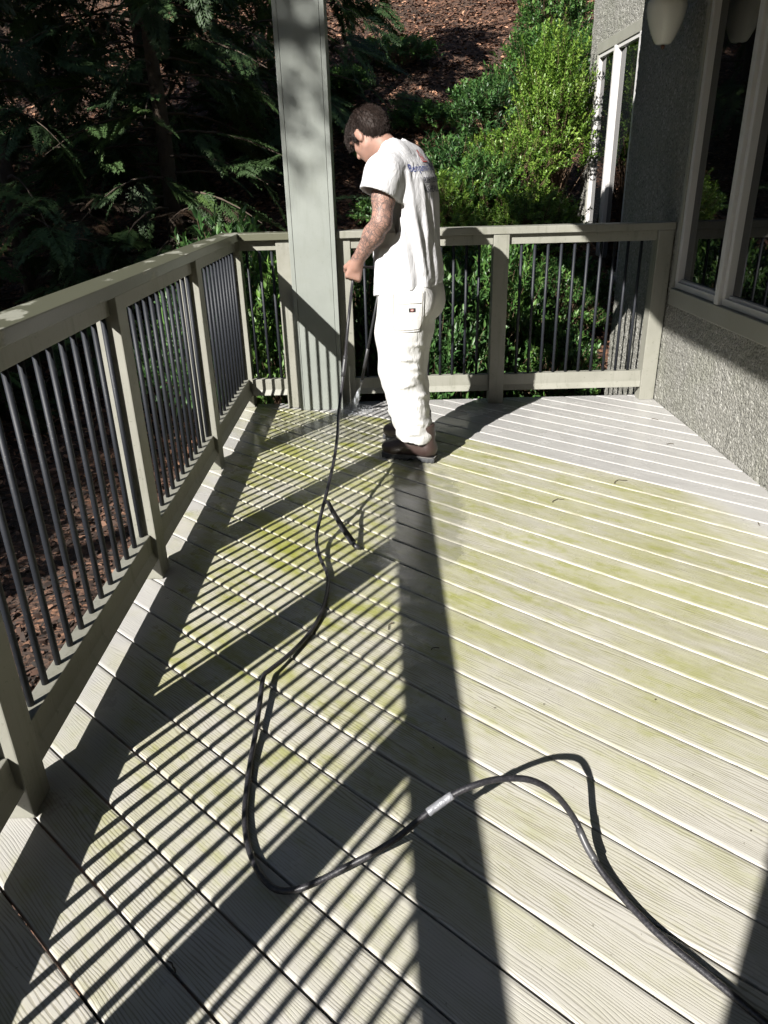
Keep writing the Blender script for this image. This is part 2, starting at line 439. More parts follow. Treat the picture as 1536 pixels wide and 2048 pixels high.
PX0, PX1 = -1.013, -0.913                       # the left posts
rail_l = empty('deck_railing', (-0.963, 2.6, 0)); rail_l.location = (0, 0, 0)
tag(rail_l, 'long sage painted railing with dark metal balusters along the left deck edge', 'railing', 'deck railings')
SP = 1.222
py = [1.384 + SP * i for i in range(-2, 4)]     # front faces of the posts
for y in py:
    posts_profile(PX0, PX1, y, y + 0.10, rail_l)
CAPZ0, CAPZ1 = 1.110, 1.154
prism('cap', [(-1.035, CAPZ0), (-0.903, CAPZ0), (-0.903, CAPZ1), (-1.035, CAPZ1)], 'y', -1.3, 5.07 + 0.0, M_CAP, rail_l, 0.004, 0.0, 0.0)
# bottom rail profile: upright upper face, skirt sloping out below
RB = [(-0.992, 0.090), (-0.918, 0.090), (-0.935, 0.128), (-0.935, 0.200), (-0.985, 0.200), (-0.985, 0.128)]
for i in range(len(py) - 1):
    a, b = py[i] + 0.10, py[i + 1]
    box('top_rail', -0.982, -0.940, a + 0.001, b - 0.001, 1.046, 1.108, M_RAIL, rail_l, 0.003)
    prism('bottom_rail', RB, 'y', a + 0.001, b - 0.001, M_RAIL, rail_l, 0.003)
    balusters(rail_l, [(-0.963, a + 0.0975 + 0.0918 * j) for j in range(12)])

# back railing, the short piece between the corner and the column
YB = 5.035
RBX = [(5.045, 0.090), (5.045 + 0.0, 0.090), (5.045, 0.2)]
def back_profile(y):
    return [(y - 0.022, 0.090), (y + 0.05, 0.090), (y + 0.045, 0.128), (y + 0.045, 0.200), (y - 0.005, 0.200), (y - 0.005, 0.128)]
rail_c = empty('deck_railing'); tag(rail_c, 'short railing piece between the deck corner and the tall column', 'railing', 'deck railings')
prism('cap', [(4.985, CAPZ0), (5.118, CAPZ0), (5.118, CAPZ1), (4.985, CAPZ1)], 'x', -0.901, -0.580, M_CAP, rail_c, 0.004)
box('cap_return', -1.035, -0.9035, 5.0725, 5.118, CAPZ0, CAPZ1, M_CAP, rail_c, 0.004)
box('top_rail', -0.912, -0.673, 5.04, 5.082, 1.046, 1.108, M_RAIL, rail_c, 0.003)
prism('bottom_rail', back_profile(5.04), 'x', -0.912, -0.673, M_RAIL, rail_c, 0.003)
posts_profile(-0.672, -0.580, 5.012, 5.112, rail_c)
balusters(rail_c, [(-0.870, 5.061), (-0.788, 5.061), (-0.708, 5.061)])

rail_r = empty('deck_railing'); tag(rail_r, 'sage back railing between the tall column and the pebbled house wall', 'railing', 'deck railings')
posts_profile(-0.281, -0.192, 5.012, 5.112, rail_r)
prism('cap', [(4.985, CAPZ0), (5.118, CAPZ0), (5.118, CAPZ1), (4.985, CAPZ1)], 'x', -0.281, 1.883, M_RAIL, rail_r, 0.004)
posts_profile(0.728, 0.829, 4.992, 5.094, rail_r, 1.108)
posts_profile(1.780, 1.880, 4.992, 5.094, rail_r, 1.108)
for a, b, nb in ((-0.191, 0.727, 10), (0.830, 1.779, 10)):
    box('top_rail', a, b, 5.02, 5.062, 1.046, 1.108, M_RAIL, rail_r, 0.003)
    prism('bottom_rail', back_profile(5.02), 'x', a, b, M_RAIL, rail_r, 0.003)
    st = (b - a) / (nb + 1)
    balusters(rail_r, [(a + st * (j + 1), 5.041) for j in range(nb)])

# ------------------------------------------------------------------ porch columns and roof
def column(x, y, label):
    c = empty('porch_column', (x, y, 0)); tag(c, label, 'column', 'square porch columns')
    w = 0.147
    def b_(name, x0, x1, y0, y1, z0, z1, bv=0.003): return box(name, x0, x1, y0, y1, z0, z1, M_COLUMN, c, bv)
    b_('front_board', -w + 0.0285, w - 0.0285, -w + 0.0015, -w + 0.02, 0.0, 2.94)
    b_('back_board', -w + 0.0285, w - 0.0285, w - 0.02, w - 0.0015, 0.0, 2.94)
    for s in (-1, 1):
        b_('corner_board', min(s * (w - 0.027), s * w), max(s * (w - 0.027), s * w), -w, w, 0.0, 2.94)
    return c
column(-0.430, 5.092, 'tall square sage painted porch column behind the workman')
column(-0.505, -1.05, 'unseen square porch column added behind the viewpoint for its shadow')  # second column added out of view to cast the near deck shadow

roof = empty('porch_roof', (0, 0, 0)); tag(roof, 'porch roof above the deck carried by the square columns', 'roof')
box('beam', -0.505, -0.355, -3.0, 5.30, 2.945, 3.17, M_COLUMN, roof, 0.004)
box('ceiling', -0.70, 1.884, -3.0, 5.36, 3.172, 3.20, M_CEIL, roof, 0)
box('fascia', -0.74, -0.702, -3.0, 5.36, 3.20, 3.38, M_RAIL, roof, 0.003)
prism('roof_slope', [(-0.80, 3.385), (1.884, 4.40), (1.884, 4.46), (-0.80, 3.44)], 'y', -3.1, 5.42, M_DARK, roof, 0)

# ------------------------------------------------------------------ house
house = empty('house', (0, 0, 0)); tag(house, 'grey pebble dashed house wall with framed windows beside the deck', 'house')

def smooth_rand(ny, nz, passes, seed):
    g = np.random.default_rng(seed).random((ny, nz))
    for _ in range(passes):
        g = (g + np.roll(g, 1, 0) + np.roll(g, -1, 0) + np.roll(g, 1, 1) + np.roll(g, -1, 1)) / 5
    return (g - g.mean()) / g.std()

def pebble_sheet(name, axis, plane, a0, a1, z0, z1, holes, sign, step=0.011, amp=0.0022, seed=1):
    """rough stucco sheet in the plane axis=plane, roughness pushed along sign"""
    na = int((a1 - a0) / step) + 1; nz = int((z1 - z0) / step) + 1
    A = np.linspace(a0, a1, na); Z = np.linspace(z0, z1, nz)
    h = smooth_rand(na, nz, 1, seed) * amp
    AA, ZZ = np.meshgrid(A, Z, indexing='ij')
    D = plane + sign * h
    V = np.stack([D, AA, ZZ], -1) if axis == 'x' else np.stack([AA, D, ZZ], -1)
    idx = np.arange(na * nz).reshape(na, nz)
    F = np.stack([idx[:-1, :-1], idx[1:, :-1], idx[1:, 1:], idx[:-1, 1:]], -1).reshape(-1, 4)
    ca = (AA[:-1, :-1] + AA[1:, 1:]).ravel() / 2; cz = (ZZ[:-1, :-1] + ZZ[1:, 1:]).ravel() / 2
    keep = np.ones(len(F), bool)
    for (b0, b1, c0, c1) in holes:
        keep &= ~((ca > b0) & (ca < b1) & (cz > c0) & (cz < c1))
    F = F[keep]
    if (sign < 0) == (axis == 'x'): F = F[:, ::-1]
    return link(name, np_mesh(name, V.reshape(-1, 3), F, False), house, M_PEB)

XW = 1.890
pebble_sheet('wall', 'x', XW, 2.0, 6.14, -0.6, 3.4, [(2.05, 4.87, 0.70, 2.80)], -1, seed=2)
box('wall', XW, XW + 0.2, -6.0, 2.0, -0.6, 6.5, M_PEB, house, 0)
box('wall', XW + 0.02, XW + 0.25, 2.0, 6.13, 3.2, 6.5, M_PEB, house, 0)
box('sky_block_wall', -0.50, XW - 0.002, -2.9, -2.7, -0.6, 3.15, M_PEB, house, 0)  # unseen wall added to keep sky light off the shaded deck
box('wall_core', XW + 0.12, 2.6, 2.0, 6.128, -0.6, 6.5, M_DARK, house, 0)
pebble_sheet('return_wall', 'y', 6.14, XW, 2.50, -0.6, 3.6, [], 1, seed=3)
X2 = 2.50
pebble_sheet('far_wall', 'x', X2, 6.14, 9.95, -0.6, 4.2, [(7.35, 9.50, 0.35, 2.62)], -1, step=0.014, seed=4, amp=0.003)
box('wall_core', X2 + 0.10, 6.0, 6.15, 9.94, -0.6, 6.5, M_DARK, house, 0)
box('roof_overhang', X2 - 0.35, 6.0, 6.15, 10.4, 4.2, 4.3, M_TRIM, house, 0.004)

def window(x, y0, y1, z0, z1, mull, parent):
    """window in a wall facing -x: picture-frame trim, sash members and one pane per light"""
    w = empty('window', (0, 0, 0)); w.parent = parent
    T = 0.105
    for nm, a, b, c, d in (('trim_board', y0, y1, z0, z0 + T), ('trim_board', y0, y1, z1 - T, z1), ('trim_board', y0, y0 + T * 0.4, z0 + T + 0.001, z1 - T - 0.001), ('trim_board', y1 - T * 0.4, y1, z0 + T + 0.001, z1 - T - 0.001)):
        box(nm, x - 0.030, x + 0.05, a, b, c, d, M_TRIM, w, 0.006)
    yi0, yi1, zi0, zi1 = y0 + T * 0.4, y1 - T * 0.4, z0 + T, z1 - T
    box('sill_lip', x - 0.044, x + 0.01, yi0 - 0.004, yi1 + 0.004, zi0 - 0.014, zi0 + 0.002, M_TRIM, w, 0.003)
    edges = [yi0] + mull + [yi1]
    for m in mull:
        box('mullion', x - 0.040, x + 0.06, m - 0.026, m + 0.026, zi0 + 0.003, zi1 - 0.002, M_SASH, w, 0.005)
    for i in range(len(edges) - 1):
        a = edges[i] + (0.0265 if i > 0 else 0.001); b = edges[i + 1] - (0.0265 if i < len(edges) - 2 else 0.001)
        s = 0.038
        box('sash_rail', x - 0.018, x + 0.04, a, b, zi0 + 0.004, zi0 + 0.004 + s, M_SASH, w, 0.004)
        box('sash_rail', x - 0.018, x + 0.04, a, b, zi1 - s, zi1 - 0.002, M_SASH, w, 0.004)
        box('sash_stile', x - 0.020, x + 0.04, a, a + s, zi0 + 0.004 + s, zi1 - s, M_SASH, w, 0.004)
        box('sash_stile', x - 0.020, x + 0.04, b - s, b, zi0 + 0.004 + s, zi1 - s, M_SASH, w, 0.004)
        box('glazing_bead', x + 0.000, x + 0.045, a + s, b - s, zi0 + 0.004 + s, zi0 + 0.02 + s, M_SASH, w, 0.003)
        box('pane', x + 0.020, x + 0.028, a + s, b - s, zi0 + 0.02 + s, zi1 - s, M_GLASS, w, 0)
    return w
window(XW, 2.02, 4.90, 0.662, 2.84, [2.76, 3.47, 4.18], house)
window(X2, 7.30, 9.56, 0.30, 2.74, [8.02, 8.84], house)

# ------------------------------------------------------------------ porch lamp
M_SHADE = simple('opal_lamp_glass', (0.72, 0.71, 0.66), 0.25, var=0.05)
M_BRONZE = simple('bronze_lamp_metal', (0.09, 0.045, 0.03), 0.35, 0.6, var=0.2)
lamp = empty('porch_lamp', (1.672, 5.05, 2.125)); tag(lamp, 'hanging porch lamp with tapering cream glass shade beside the window', 'lamp')
lathe('shade', [(0.034, 0.0), (0.046, 0.004), (0.060, 0.022), (0.082, 0.065), (0.101, 0.112), (0.114, 0.158), (0.120, 0.195), (0.117, 0.226), (0.104, 0.248), (0.05, 0.258)], M_SHADE, lamp)
lathe('finial', [(0.002, -0.028), (0.010, -0.02), (0.014, -0.008), (0.010, -0.001)], M_BRONZE, lamp, 12)
lathe('cap', [(0.10, 0.259), (0.104, 0.268), (0.09, 0.30), (0.05, 0.33), (0.02, 0.345), (0.012, 0.36)], M_BRONZE, lamp)
tube('arm', catmull([(0, 0, 0.36), (0, 0, 0.42), (0.05, 0, 0.47), (0.13, 0, 0.46), (0.205, 0, 0.40)], 5), 0.010, M_BRONZE, lamp)
lathe('wall_plate', [(0.055, 0.0), (0.055, 0.01), (0.03, 0.02)], M_BRONZE, lamp, 20).rotation_euler = (0, -math.pi / 2, 0)
lamp.children[-1].location = (0.216, 0, 0.40); lamp.scale = (0.93, 0.93, 0.93); lamp.location.x = 1.688
# ------------------------------------------------------------------ ground and hillside
def zt(x, y):
    x = np.asarray(x, float); y = np.asarray(y, float)
    s = np.maximum(0, y - 6.2 + 0.10 * np.minimum(x, 0))
    z = -0.62 + 0.52 * (np.sqrt(s * s + 0.36) - 0.6)
    z = z - 0.25 * np.clip((-1.0 - x) / 2.0, 0, 1) * np.clip((7 - y) / 3, 0, 1)
    z = np.where(y > 22, z - 0.45 * (y - 22), z)
    z = z + 0.09 * np.sin(x * 1.1 + 0.7 * y) + 0.07 * np.sin(1.9 * y - 0.8 * x) + 0.03 * np.sin(4.1 * x + 2.7 * y)
    return z

def mulch_material(name='bark_mulch_ground'):
    t = NT(name); w = t.coord('Object')
    v = t.node('ShaderNodeTexVoronoi', feature='F1'); t.l.new(t.mapping(w, scale=(1, 1.6, 1)), v.inputs['Vector']); v.inputs['Scale'].default_value = 22
    c = t.ramp(t.sep(v.outputs['Color'])[0], [(0.0, (0.026, 0.014, 0.009)), (0.6, (0.072, 0.035, 0.020)), (1.0, (0.16, 0.08, 0.045))])
    c = t.mix(t.ramp(t.noise(w, 1.1, 4), [(0.45, 0.0), (0.65, 0.8)]), c, (0.035, 0.022, 0.015))
    t.set(Base_Color=c, Roughness=0.95, Normal=t.bump(t.math('ADD', v.outputs['Distance'], t.noise(w, 30, 4)), 1.0, 0.03))
    return t.m
xs = np.unique(np.concatenate([np.linspace(-60, -10, 18), np.linspace(-10, 8, 91), np.linspace(8, 60, 18)]))
ys = np.unique(np.concatenate([np.linspace(-60, -4, 14), np.linspace(-4, 20, 121), np.linspace(20, 70, 20)]))
XX, YY = np.meshgrid(xs, ys, indexing='ij')
VV = np.stack([XX, YY, zt(XX, YY)], -1).reshape(-1, 3)
ii = np.arange(len(VV)).reshape(len(xs), len(ys))
FF = np.stack([ii[:-1, :-1], ii[1:, :-1], ii[1:, 1:], ii[:-1, 1:]], -1).reshape(-1, 4)
hill = link('hillside', np_mesh('hillside', VV, FF, True), None, mulch_material()); tag(hill, kind='structure')

def tint_attr(me, vals_per_face):
    a = me.attributes.new('tint', 'FLOAT', 'FACE'); a.data.foreach_set('value', np.ascontiguousarray(vals_per_face, np.float32))

def chips_mesh(name, n, x0, x1, y0, y1, smin, smax, seed):
    g = np.random.default_rng(seed)
    x = g.uniform(x0, x1, n); y = g.uniform(y0, y1, n); z = zt(x, y) + 0.012
    L = g.uniform(smin, smax, n); W = L * g.uniform(0.22, 0.5, n); a = g.uniform(0, 2 * np.pi, n)
    T = np.stack([np.cos(a), np.sin(a), g.normal(0.15, 0.32, n)], -1); T /= np.linalg.norm(T, axis=1)[:, None]
    up = np.stack([g.normal(0, 0.35, n), g.normal(-0.2, 0.35, n), np.ones(n)], -1)
    S = np.cross(up, T); S /= np.linalg.norm(S, axis=1)[:, None]; N = np.cross(T, S)
    c = np.stack([x, y, z], -1)
    V = np.stack([c - T * L[:, None] / 2 - S * W[:, None] / 2, c - T * L[:, None] / 2 + S * W[:, None] / 2,
                  c + N * (0.1 * L)[:, None] + S * W[:, None] * 0.6, c + N * (0.1 * L)[:, None] - S * W[:, None] * 0.6,
                  c + T * L[:, None] / 2 - S * W[:, None] * 0.35, c + T * L[:, None] / 2 + S * W[:, None] * 0.35], 1).reshape(-1, 3)
    b = np.arange(n)[:, None] * 6
    F = np.concatenate([np.stack([b[:, 0], b[:, 0] + 3, b[:, 0] + 2, b[:, 0] + 1], -1), np.stack([b[:, 0] + 3, b[:, 0] + 4, b[:, 0] + 5, b[:, 0] + 2], -1)])
    me = np_mesh(name, V, F)
    tv = g.random(n); tint_attr(me, np.concatenate([tv, tv]))
    return me

def leaf_litter_material():
    t = NT('leaf_litter'); a = t.attr('tint')
    t.set(Base_Color=t.ramp(a, [(0.0, (0.012, 0.009, 0.007)), (0.6, (0.045, 0.025, 0.017)), (0.9, (0.10, 0.05, 0.032)), (1.0, (0.20, 0.11, 0.07))]), Roughness=0.9); return t.m
def chip_material():
    t = NT('bark_chip'); a = t.attr('tint')
    c = t.ramp(a, [(0.0, (0.03, 0.016, 0.011)), (0.5, (0.12, 0.055, 0.032)), (0.85, (0.27, 0.135, 0.078)), (1.0, (0.42, 0.24, 0.145))])
    t.set(Base_Color=c, Roughness=0.85); return t.m
M_CHIP = chip_material()
M_LITTER = leaf_litter_material()
tag(link('bark_mulch', chips_mesh('bark_mulch', 60000, -6.5, 4.5, 5.4, 17.5, 0.03, 0.095, 5), None, M_CHIP), 'loose brown bark mulch spread over the hillside', 'mulch', kind='stuff')
tag(link('leaf_litter', chips_mesh('leaf_litter', 11000, -4.2, -1.12, 0.2, 6.4, 0.02, 0.07, 6), None, M_LITTER), 'brown leaf litter on the ground below the left railing', 'litter', kind='stuff')

# ------------------------------------------------------------------ foliage
def leaf_material(name, c0, c1, c2, rough=0.42, transl=0.3):
    t = NT(name); a = t.attr('tint')
    c = t.ramp(a, [(0.0, c0), (0.55, c1), (1.0, c2)])
    t.set(Base_Color=c, Roughness=rough); t.b.inputs['Specular IOR Level'].default_value = 0.45
    tr = t.node('ShaderNodeBsdfTranslucent'); t.l.new(c, tr.inputs['Color'])
    mx = t.node('ShaderNodeMixShader'); mx.inputs[0].default_value = transl
    out = t.n['Material Output']
    t.l.new(t.b.outputs[0], mx.inputs[1]); t.l.new(tr.outputs[0], mx.inputs[2]); t.l.new(mx.outputs[0], out.inputs[0])
    return t.m
ML_DARK = leaf_material('laurel_leaf', (0.022, 0.055, 0.018), (0.045, 0.11, 0.03), (0.09, 0.18, 0.045))
ML_MID = leaf_material('green_shrub_leaf', (0.03, 0.075, 0.02), (0.06, 0.14, 0.032), (0.12, 0.22, 0.045))
ML_LIME = leaf_material('lime_shrub_leaf', (0.06, 0.125, 0.018), (0.125, 0.225, 0.030), (0.215, 0.32, 0.055))
ML_FRESH = leaf_material('fresh_green_leaf', (0.045, 0.10, 0.022), (0.10, 0.20, 0.04), (0.18, 0.30, 0.065))
ML_CED = leaf_material('cedar_spray', (0.019, 0.040, 0.013), (0.044, 0.084, 0.024), (0.092, 0.155, 0.038), 0.6, 0.2)
ML_BROWN = leaf_material('dead_foliage', (0.022, 0.015, 0.009), (0.045, 0.027, 0.014), (0.085, 0.046, 0.022), 0.8, 0.2)
M_BARK = simple('tree_bark', (0.075, 0.055, 0.04), 0.95, bump=(30, 0.8, 0.02), var=0.35)
M_TWIG = simple('twig_bark', (0.14, 0.09, 0.055), 0.9, var=0.3)

def nrm(v): return v / (np.linalg.norm(v, axis=-1, keepdims=True) + 1e-9)

def leaves(C, T, N, L, W, g, bend=0.18):
    """4-triangle folded leaves: base C, direction T, normal N"""
    T = nrm(T); S = nrm(np.cross(N, T)); N = np.cross(T, S); L = L[:, None]; W = W[:, None]
    base = C; mid = C + T * L * 0.45 - N * L * 0.02; tip = C + T * L - N * L * bend
    lf = C + T * L * 0.45 + S * W * 0.5 + N * W * 0.16; rt = C + T * L * 0.45 - S * W * 0.5 + N * W * 0.16
    V = np.stack([base, mid, tip, lf, rt], 1).reshape(-1, 3); n = len(C); b = np.arange(n) * 5
    F = np.stack([np.stack([b, b + 1, b + 3], -1), np.stack([b + 1, b + 2, b + 3], -1), np.stack([b, b + 4, b + 1], -1), np.stack([b + 4, b + 2, b + 1], -1)], 1).reshape(-1, 3)
    return V, F

def thin_tubes(segs, r0, r1):
    """many 3-sided twigs; segs (n,m,3) polylines"""
    n, m, _ = segs.shape; T = nrm(np.gradient(segs, axis=1)); ref = np.array([0.31, 0.87, 0.38])
    S = nrm(np.cross(T, ref)); B = np.cross(T, S); rr = np.linspace(1, 0, m)[None, :, None]
    r0 = np.broadcast_to(np.asarray(r0, float), (n,))[:, None, None]; r = r1 + (r0 - r1) * rr
    ring = [segs + r * (math.cos(a) * S + math.sin(a) * B) for a in (0, 2.094, 4.189)]
    V = np.stack(ring, 2).reshape(-1, 3); idx = np.arange(n * m * 3).reshape(n, m, 3); F = []
    for j in range(3):
        k = (j + 1) % 3
        F.append(np.stack([idx[:, :-1, j], idx[:, :-1, k], idx[:, 1:, k], idx[:, 1:, j]], -1).reshape(-1, 4))
    return V, np.concatenate(F)

def shrub_meshes(name, rad, nshoot, per, L, W, seed, spread=0.9, upw=0.55, mat=None, twig_frac=0.5, hollow=0.45, lumps=5, spacing=0.35):
    """broadleaf shrub: shoots with leaves in pairs, spread through a lumpy ellipsoid standing on z=0"""
    g = np.random.default_rng(seed); rad = np.asarray(rad, float)
    lump = nrm(g.normal(size=(lumps, 3))); lump[:, 2] = np.abs(lump[:, 2])
    d = nrm(g.normal(size=(nshoot, 3))); d[:, 2] = np.where(d[:, 2] < -0.35, -d[:, 2], d[:, 2])
    amp = 1 + 0.28 * (np.max(d @ lump.T, axis=1) - 0.75)
    r = (hollow + (1 - hollow) * g.random(nshoot) ** 0.6) * amp * g.uniform(0.82, 1.08, nshoot)
    P = d * r[:, None] * rad; P[:, 2] += rad[2] * 0.85; P[:, 2] = np.maximum(P[:, 2], 0.03)
    A = nrm(d * spread + np.array([0, 0, upw]) + g.normal(size=(nshoot, 3)) * 0.35)
    # leaves along each shoot
    k = np.arange(per); sl = L * spacing * per * 0.5
    C = P[:, None, :] + A[:, None, :] * (k[None, :, None] / per) * sl
    ref = nrm(np.cross(A, nrm(g.normal(size=(nshoot, 3))))); ref2 = np.cross(A, ref)
    ang = k[None, :] * 2.4 + g.uniform(0, 6.28, (nshoot, 1))
    out = np.cos(ang)[..., None] * ref[:, None, :] + np.sin(ang)[..., None] * ref2[:, None, :]
    open_ = np.linspace(1.15, 0.45, per)[None, :, None]
    T = out * open_ + A[:, None, :] * 0.65 + np.array([0, 0, 0.1])
    T = T + g.normal(size=T.shape) * 0.14
    N = nrm(A[:, None, :] + np.array([0, 0, 0.8]) + g.normal(size=T.shape) * 0.25)
    n = nshoot * per
    ll = L * g.uniform(0.6, 1.15, n); ww = W * g.uniform(0.75, 1.2, n)
    V, F = leaves(C.reshape(-1, 3), T.reshape(-1, 3), N.reshape(-1, 3), ll, ww, g)
    me = np_mesh(name + '_foliage', V, F)
    tv = np.clip(np.repeat(g.normal(0.42, 0.2, nshoot), per) + np.tile(np.linspace(-0.12, 0.25, per), nshoot) + g.normal(0, 0.1, n), 0, 1)
    tint_attr(me, np.repeat(tv, 4)); me.materials.append(mat)
    # stems
    sel = g.random(nshoot) < twig_frac; Pe = P[sel] + A[sel] * sl; m = 5; tt = np.linspace(0, 1, m)[None, :, None]
    b0 = np.stack([g.normal(0, 0.10 * rad[0], sel.sum()), g.normal(0, 0.10 * rad[1], sel.sum()), np.zeros(sel.sum())], -1)
    midp = (b0 * 0.5 + P[sel] * 0.5) + np.array([0, 0, 0.15]) * rad[2] + g.normal(size=b0.shape) * 0.06 * rad
    segs = (1 - tt) ** 2 * b0[:, None, :] + 2 * tt * (1 - tt) * midp[:, None, :] + tt ** 2 * Pe[:, None, :]
    V, F = thin_tubes(segs, 0.007, 0.0016)
    st = np_mesh(name + '_stems', V, F); st.materials.append(M_TWIG)
    return me, st

def place_shrub(name, meshes, x, y, rz, sc, label, cat='shrub', group=None, dz=0.0):
    o = empty(name, (x, y, float(zt(x, y)) + dz), rz); o.scale = (sc, sc, sc) if not isinstance(sc, tuple) else sc
    link('foliage', meshes[0], o); link('stems', meshes[1], o)
    return tag(o, label, cat, group)

S_laurel = shrub_meshes('laurel', (0.62, 0.5, 0.55), 520, 11, 0.085, 0.030, 21, mat=ML_DARK)
S_mid = shrub_meshes('mid', (0.6, 0.5, 0.6), 620, 11, 0.062, 0.026, 22, mat=ML_MID)
S_fresh = shrub_meshes('fresh', (0.6, 0.5, 0.6), 560, 11, 0.070, 0.032, 27, mat=ML_FRESH)
S_lime = shrub_meshes('lime', (0.62, 0.55, 0.60), 820, 12, 0.046, 0.021, 23, mat=ML_LIME, lumps=8)
S_wisp = shrub_meshes('wisp', (0.44, 0.44, 0.95), 900, 15, 0.050, 0.021, 24, mat=ML_LIME, spread=0.6, upw=0.8, lumps=9, spacing=0.5, hollow=0.3, twig_frac=0.2)
S_big = shrub_meshes('big', (0.75, 0.6, 0.95), 620, 12, 0.085, 0.030, 25, mat=ML_MID, lumps=7)
S_low = shrub_meshes('low', (0.55, 0.45, 0.26), 300, 10, 0.075, 0.030, 26, mat=ML_MID)
GS = 'shrubs growing behind the back railing'
place_shrub('shrub', S_laurel, -1.12, 5.95, 0.3, (1.0, 0.95, 1.62), 'glossy laurel shrub behind the deck corner, its new shoots above the cap', group=GS)
place_shrub('shrub', S_fresh, -0.72, 5.68, 1.9, (0.85, 0.72, 1.42), 'sunlit green shrub seen through the short railing left of the column', group=GS)
place_shrub('shrub', S_mid, -0.20, 6.1, 4.1, (0.9, 0.9, 1.55), 'green shrub right behind the tall column and the man', group=GS)
place_shrub('shrub', S_laurel, 0.42, 6.0, 2.0, (0.95, 0.9, 1.45), 'dark leafy shrub behind the railing right of the man', group=GS)
place_shrub('shrub', S_mid, 0.92, 6.5, 5.0, (0.95, 0.9, 1.45), 'mid green shrub over the middle post of the back railing', group=GS)
place_shrub('shrub', S_lime, 1.62, 8.35, 0.7, (1.0, 1.0, 0.85), 'bright yellow green shrub standing nearest to the corner of the house', group=GS)
place_shrub('shrub', S_lime, 1.02, 8.15, 3.3, (1.05, 1.0, 0.72), 'bright yellow green shrub behind the middle post of the back railing', group=GS)
place_shrub('shrub', S_mid, 0.45, 8.0, 1.3, (0.95, 0.95, 0.7), 'green shrub showing just right of the back of the man', group=GS)
place_shrub('shrub', S_wisp, 2.02, 9.55, 1.0, (1.0, 1.0, 1.12), 'tall wispy yellow green shrub growing up beside the sunlit far window', group=GS)
place_shrub('shrub', S_lime, 1.45, 9.35, 2.0, (1.1, 1.0, 1.0), 'pale leafy shrub left of the tall wispy one', group=GS)
place_shrub('shrub', S_laurel, 0.85, 9.5, 0.4, 0.95, 'dim broad shrub on the bank right of the man', group=GS)
place_shrub('shrub', S_mid, 2.3, 11.4, 2.4, 1.25, 'broad green shrub higher on the bank behind the wispy one', group=GS)
place_shrub('shrub', S_laurel, 1.55, 11.0, 3.4, 0.9, 'dark shrub in the middle of the bank above the pale one', group=GS)
place_shrub('shrub', S_lime, 0.62, 8.75, 5.3, (0.95, 0.9, 0.9), 'yellow green shrub standing right of the printed back of the man', group=GS)
place_shrub('shrub', S_mid, 1.15, 9.0, 4.6, (1.1, 0.9, 0.95), 'fresh green shrub in the middle of the sunlit bank', group=GS)
place_shrub('shrub', S_mid, 1.40, 6.3, 2.2, (0.8, 0.75, 0.95), 'leafy shrub behind the right bay of the back railing', group=GS)
place_shrub('shrub', S_mid, 1.72, 7.3, 0.2, (0.85, 0.8, 0.8), 'shaded shrub in the corner between the bank and the house', group=GS)
place_shrub('shrub', S_low, 1.42, 5.75, 1.2, 0.8, 'low leafy plant seen through the right bay of the back railing', 'plant', GS)
place_shrub('shrub', S_low, 0.62, 5.62, 3.0, 0.7, 'low leafy plant at the foot of the railing behind the man', 'plant', GS)
place_shrub('shrub', S_mid, -0.12, 10.6, 4.4, 0.55, 'small leafy shrub on the mulch bank above the head of the man', group=GS)
place_shrub('shrub', S_mid, 2.75, 13.4, 4.4, 1.2, 'blue green shrub at the top of the mulch bank', group=GS)
place_shrub('shrub', S_laurel, -2.05, 6.6, 5.1, 0.75, 'small dim shrub among the mulch left of the deck corner', group=GS)

for i_, (x, y, sc, lab) in enumerate(((0.15, 9.6, 0.8, 'low plant on the mulch just above the shoulder of the man'), (-0.35, 8.6, 0.85, 'low plant on the mulch left of the head of the man'), (0.75, 11.6, 0.9, 'low plant on the mulch high above the man'), (1.7, 12.6, 1.0, 'low plant on the mulch below the blue green shrub'), (-0.55, 12.8, 0.9, 'low plant on the mulch at the top right of the column'), (0.3, 13.8, 1.0, 'low plant at the top edge of the mulch bank'))):
    place_shrub('plant', S_low, x, y, 1.3 * i_, (sc * 1.2, sc, sc * 0.8), lab, 'plant', 'low plants scattered on the mulch bank')
# conifers: flat cedar sprays on drooping branches
def frond(g, L=0.5):
    pts = []; n = 16
    V = []; F = []
    def strip(a, b, w, droop):
        d = b - a; S = np.array([-d[1], d[0], 0.0]); S /= np.linalg.norm(S) + 1e-9
        m = (a + b) / 2 + np.array([0, 0, -droop * 0.3]); e = b + np.array([0, 0, -droop])
        k = len(V); V.extend([a, m + S * w, m - S * w, e]); F.append((k, k + 2, k + 1)); F.append((k + 1, k + 2, k + 3))
    for i in range(n):
        t = (i + 0.5) / n; c = np.array([L * t, 0.0, -0.18 * L * t * t])
        for s in (-1, 1):
            l = L * 0.42 * (1 - t * 0.75) * g.uniform(0.75, 1.15); a = 0.75 + g.normal(0, 0.08)
            e = c + l * np.array([math.cos(a), s * math.sin(a), g.normal(0, 0.06)])
            strip(c, e, L * 0.024, 0.05 * L)
            for q in (0.4, 0.7):
                f = c + (e - c) * q; l2 = l * 0.36 * (1.1 - q * 0.5)
                for s2 in (-1, 1):
                    a2 = s * a + s2 * 0.7; strip(f, f + l2 * np.array([math.cos(a2), math.sin(a2), g.normal(0, 0.1)]), L * 0.015, 0.03 * L)
    strip(np.zeros(3), np.array([L, 0, -0.18 * L]), L * 0.012, 0)
    return np.array(V), np.array(F)

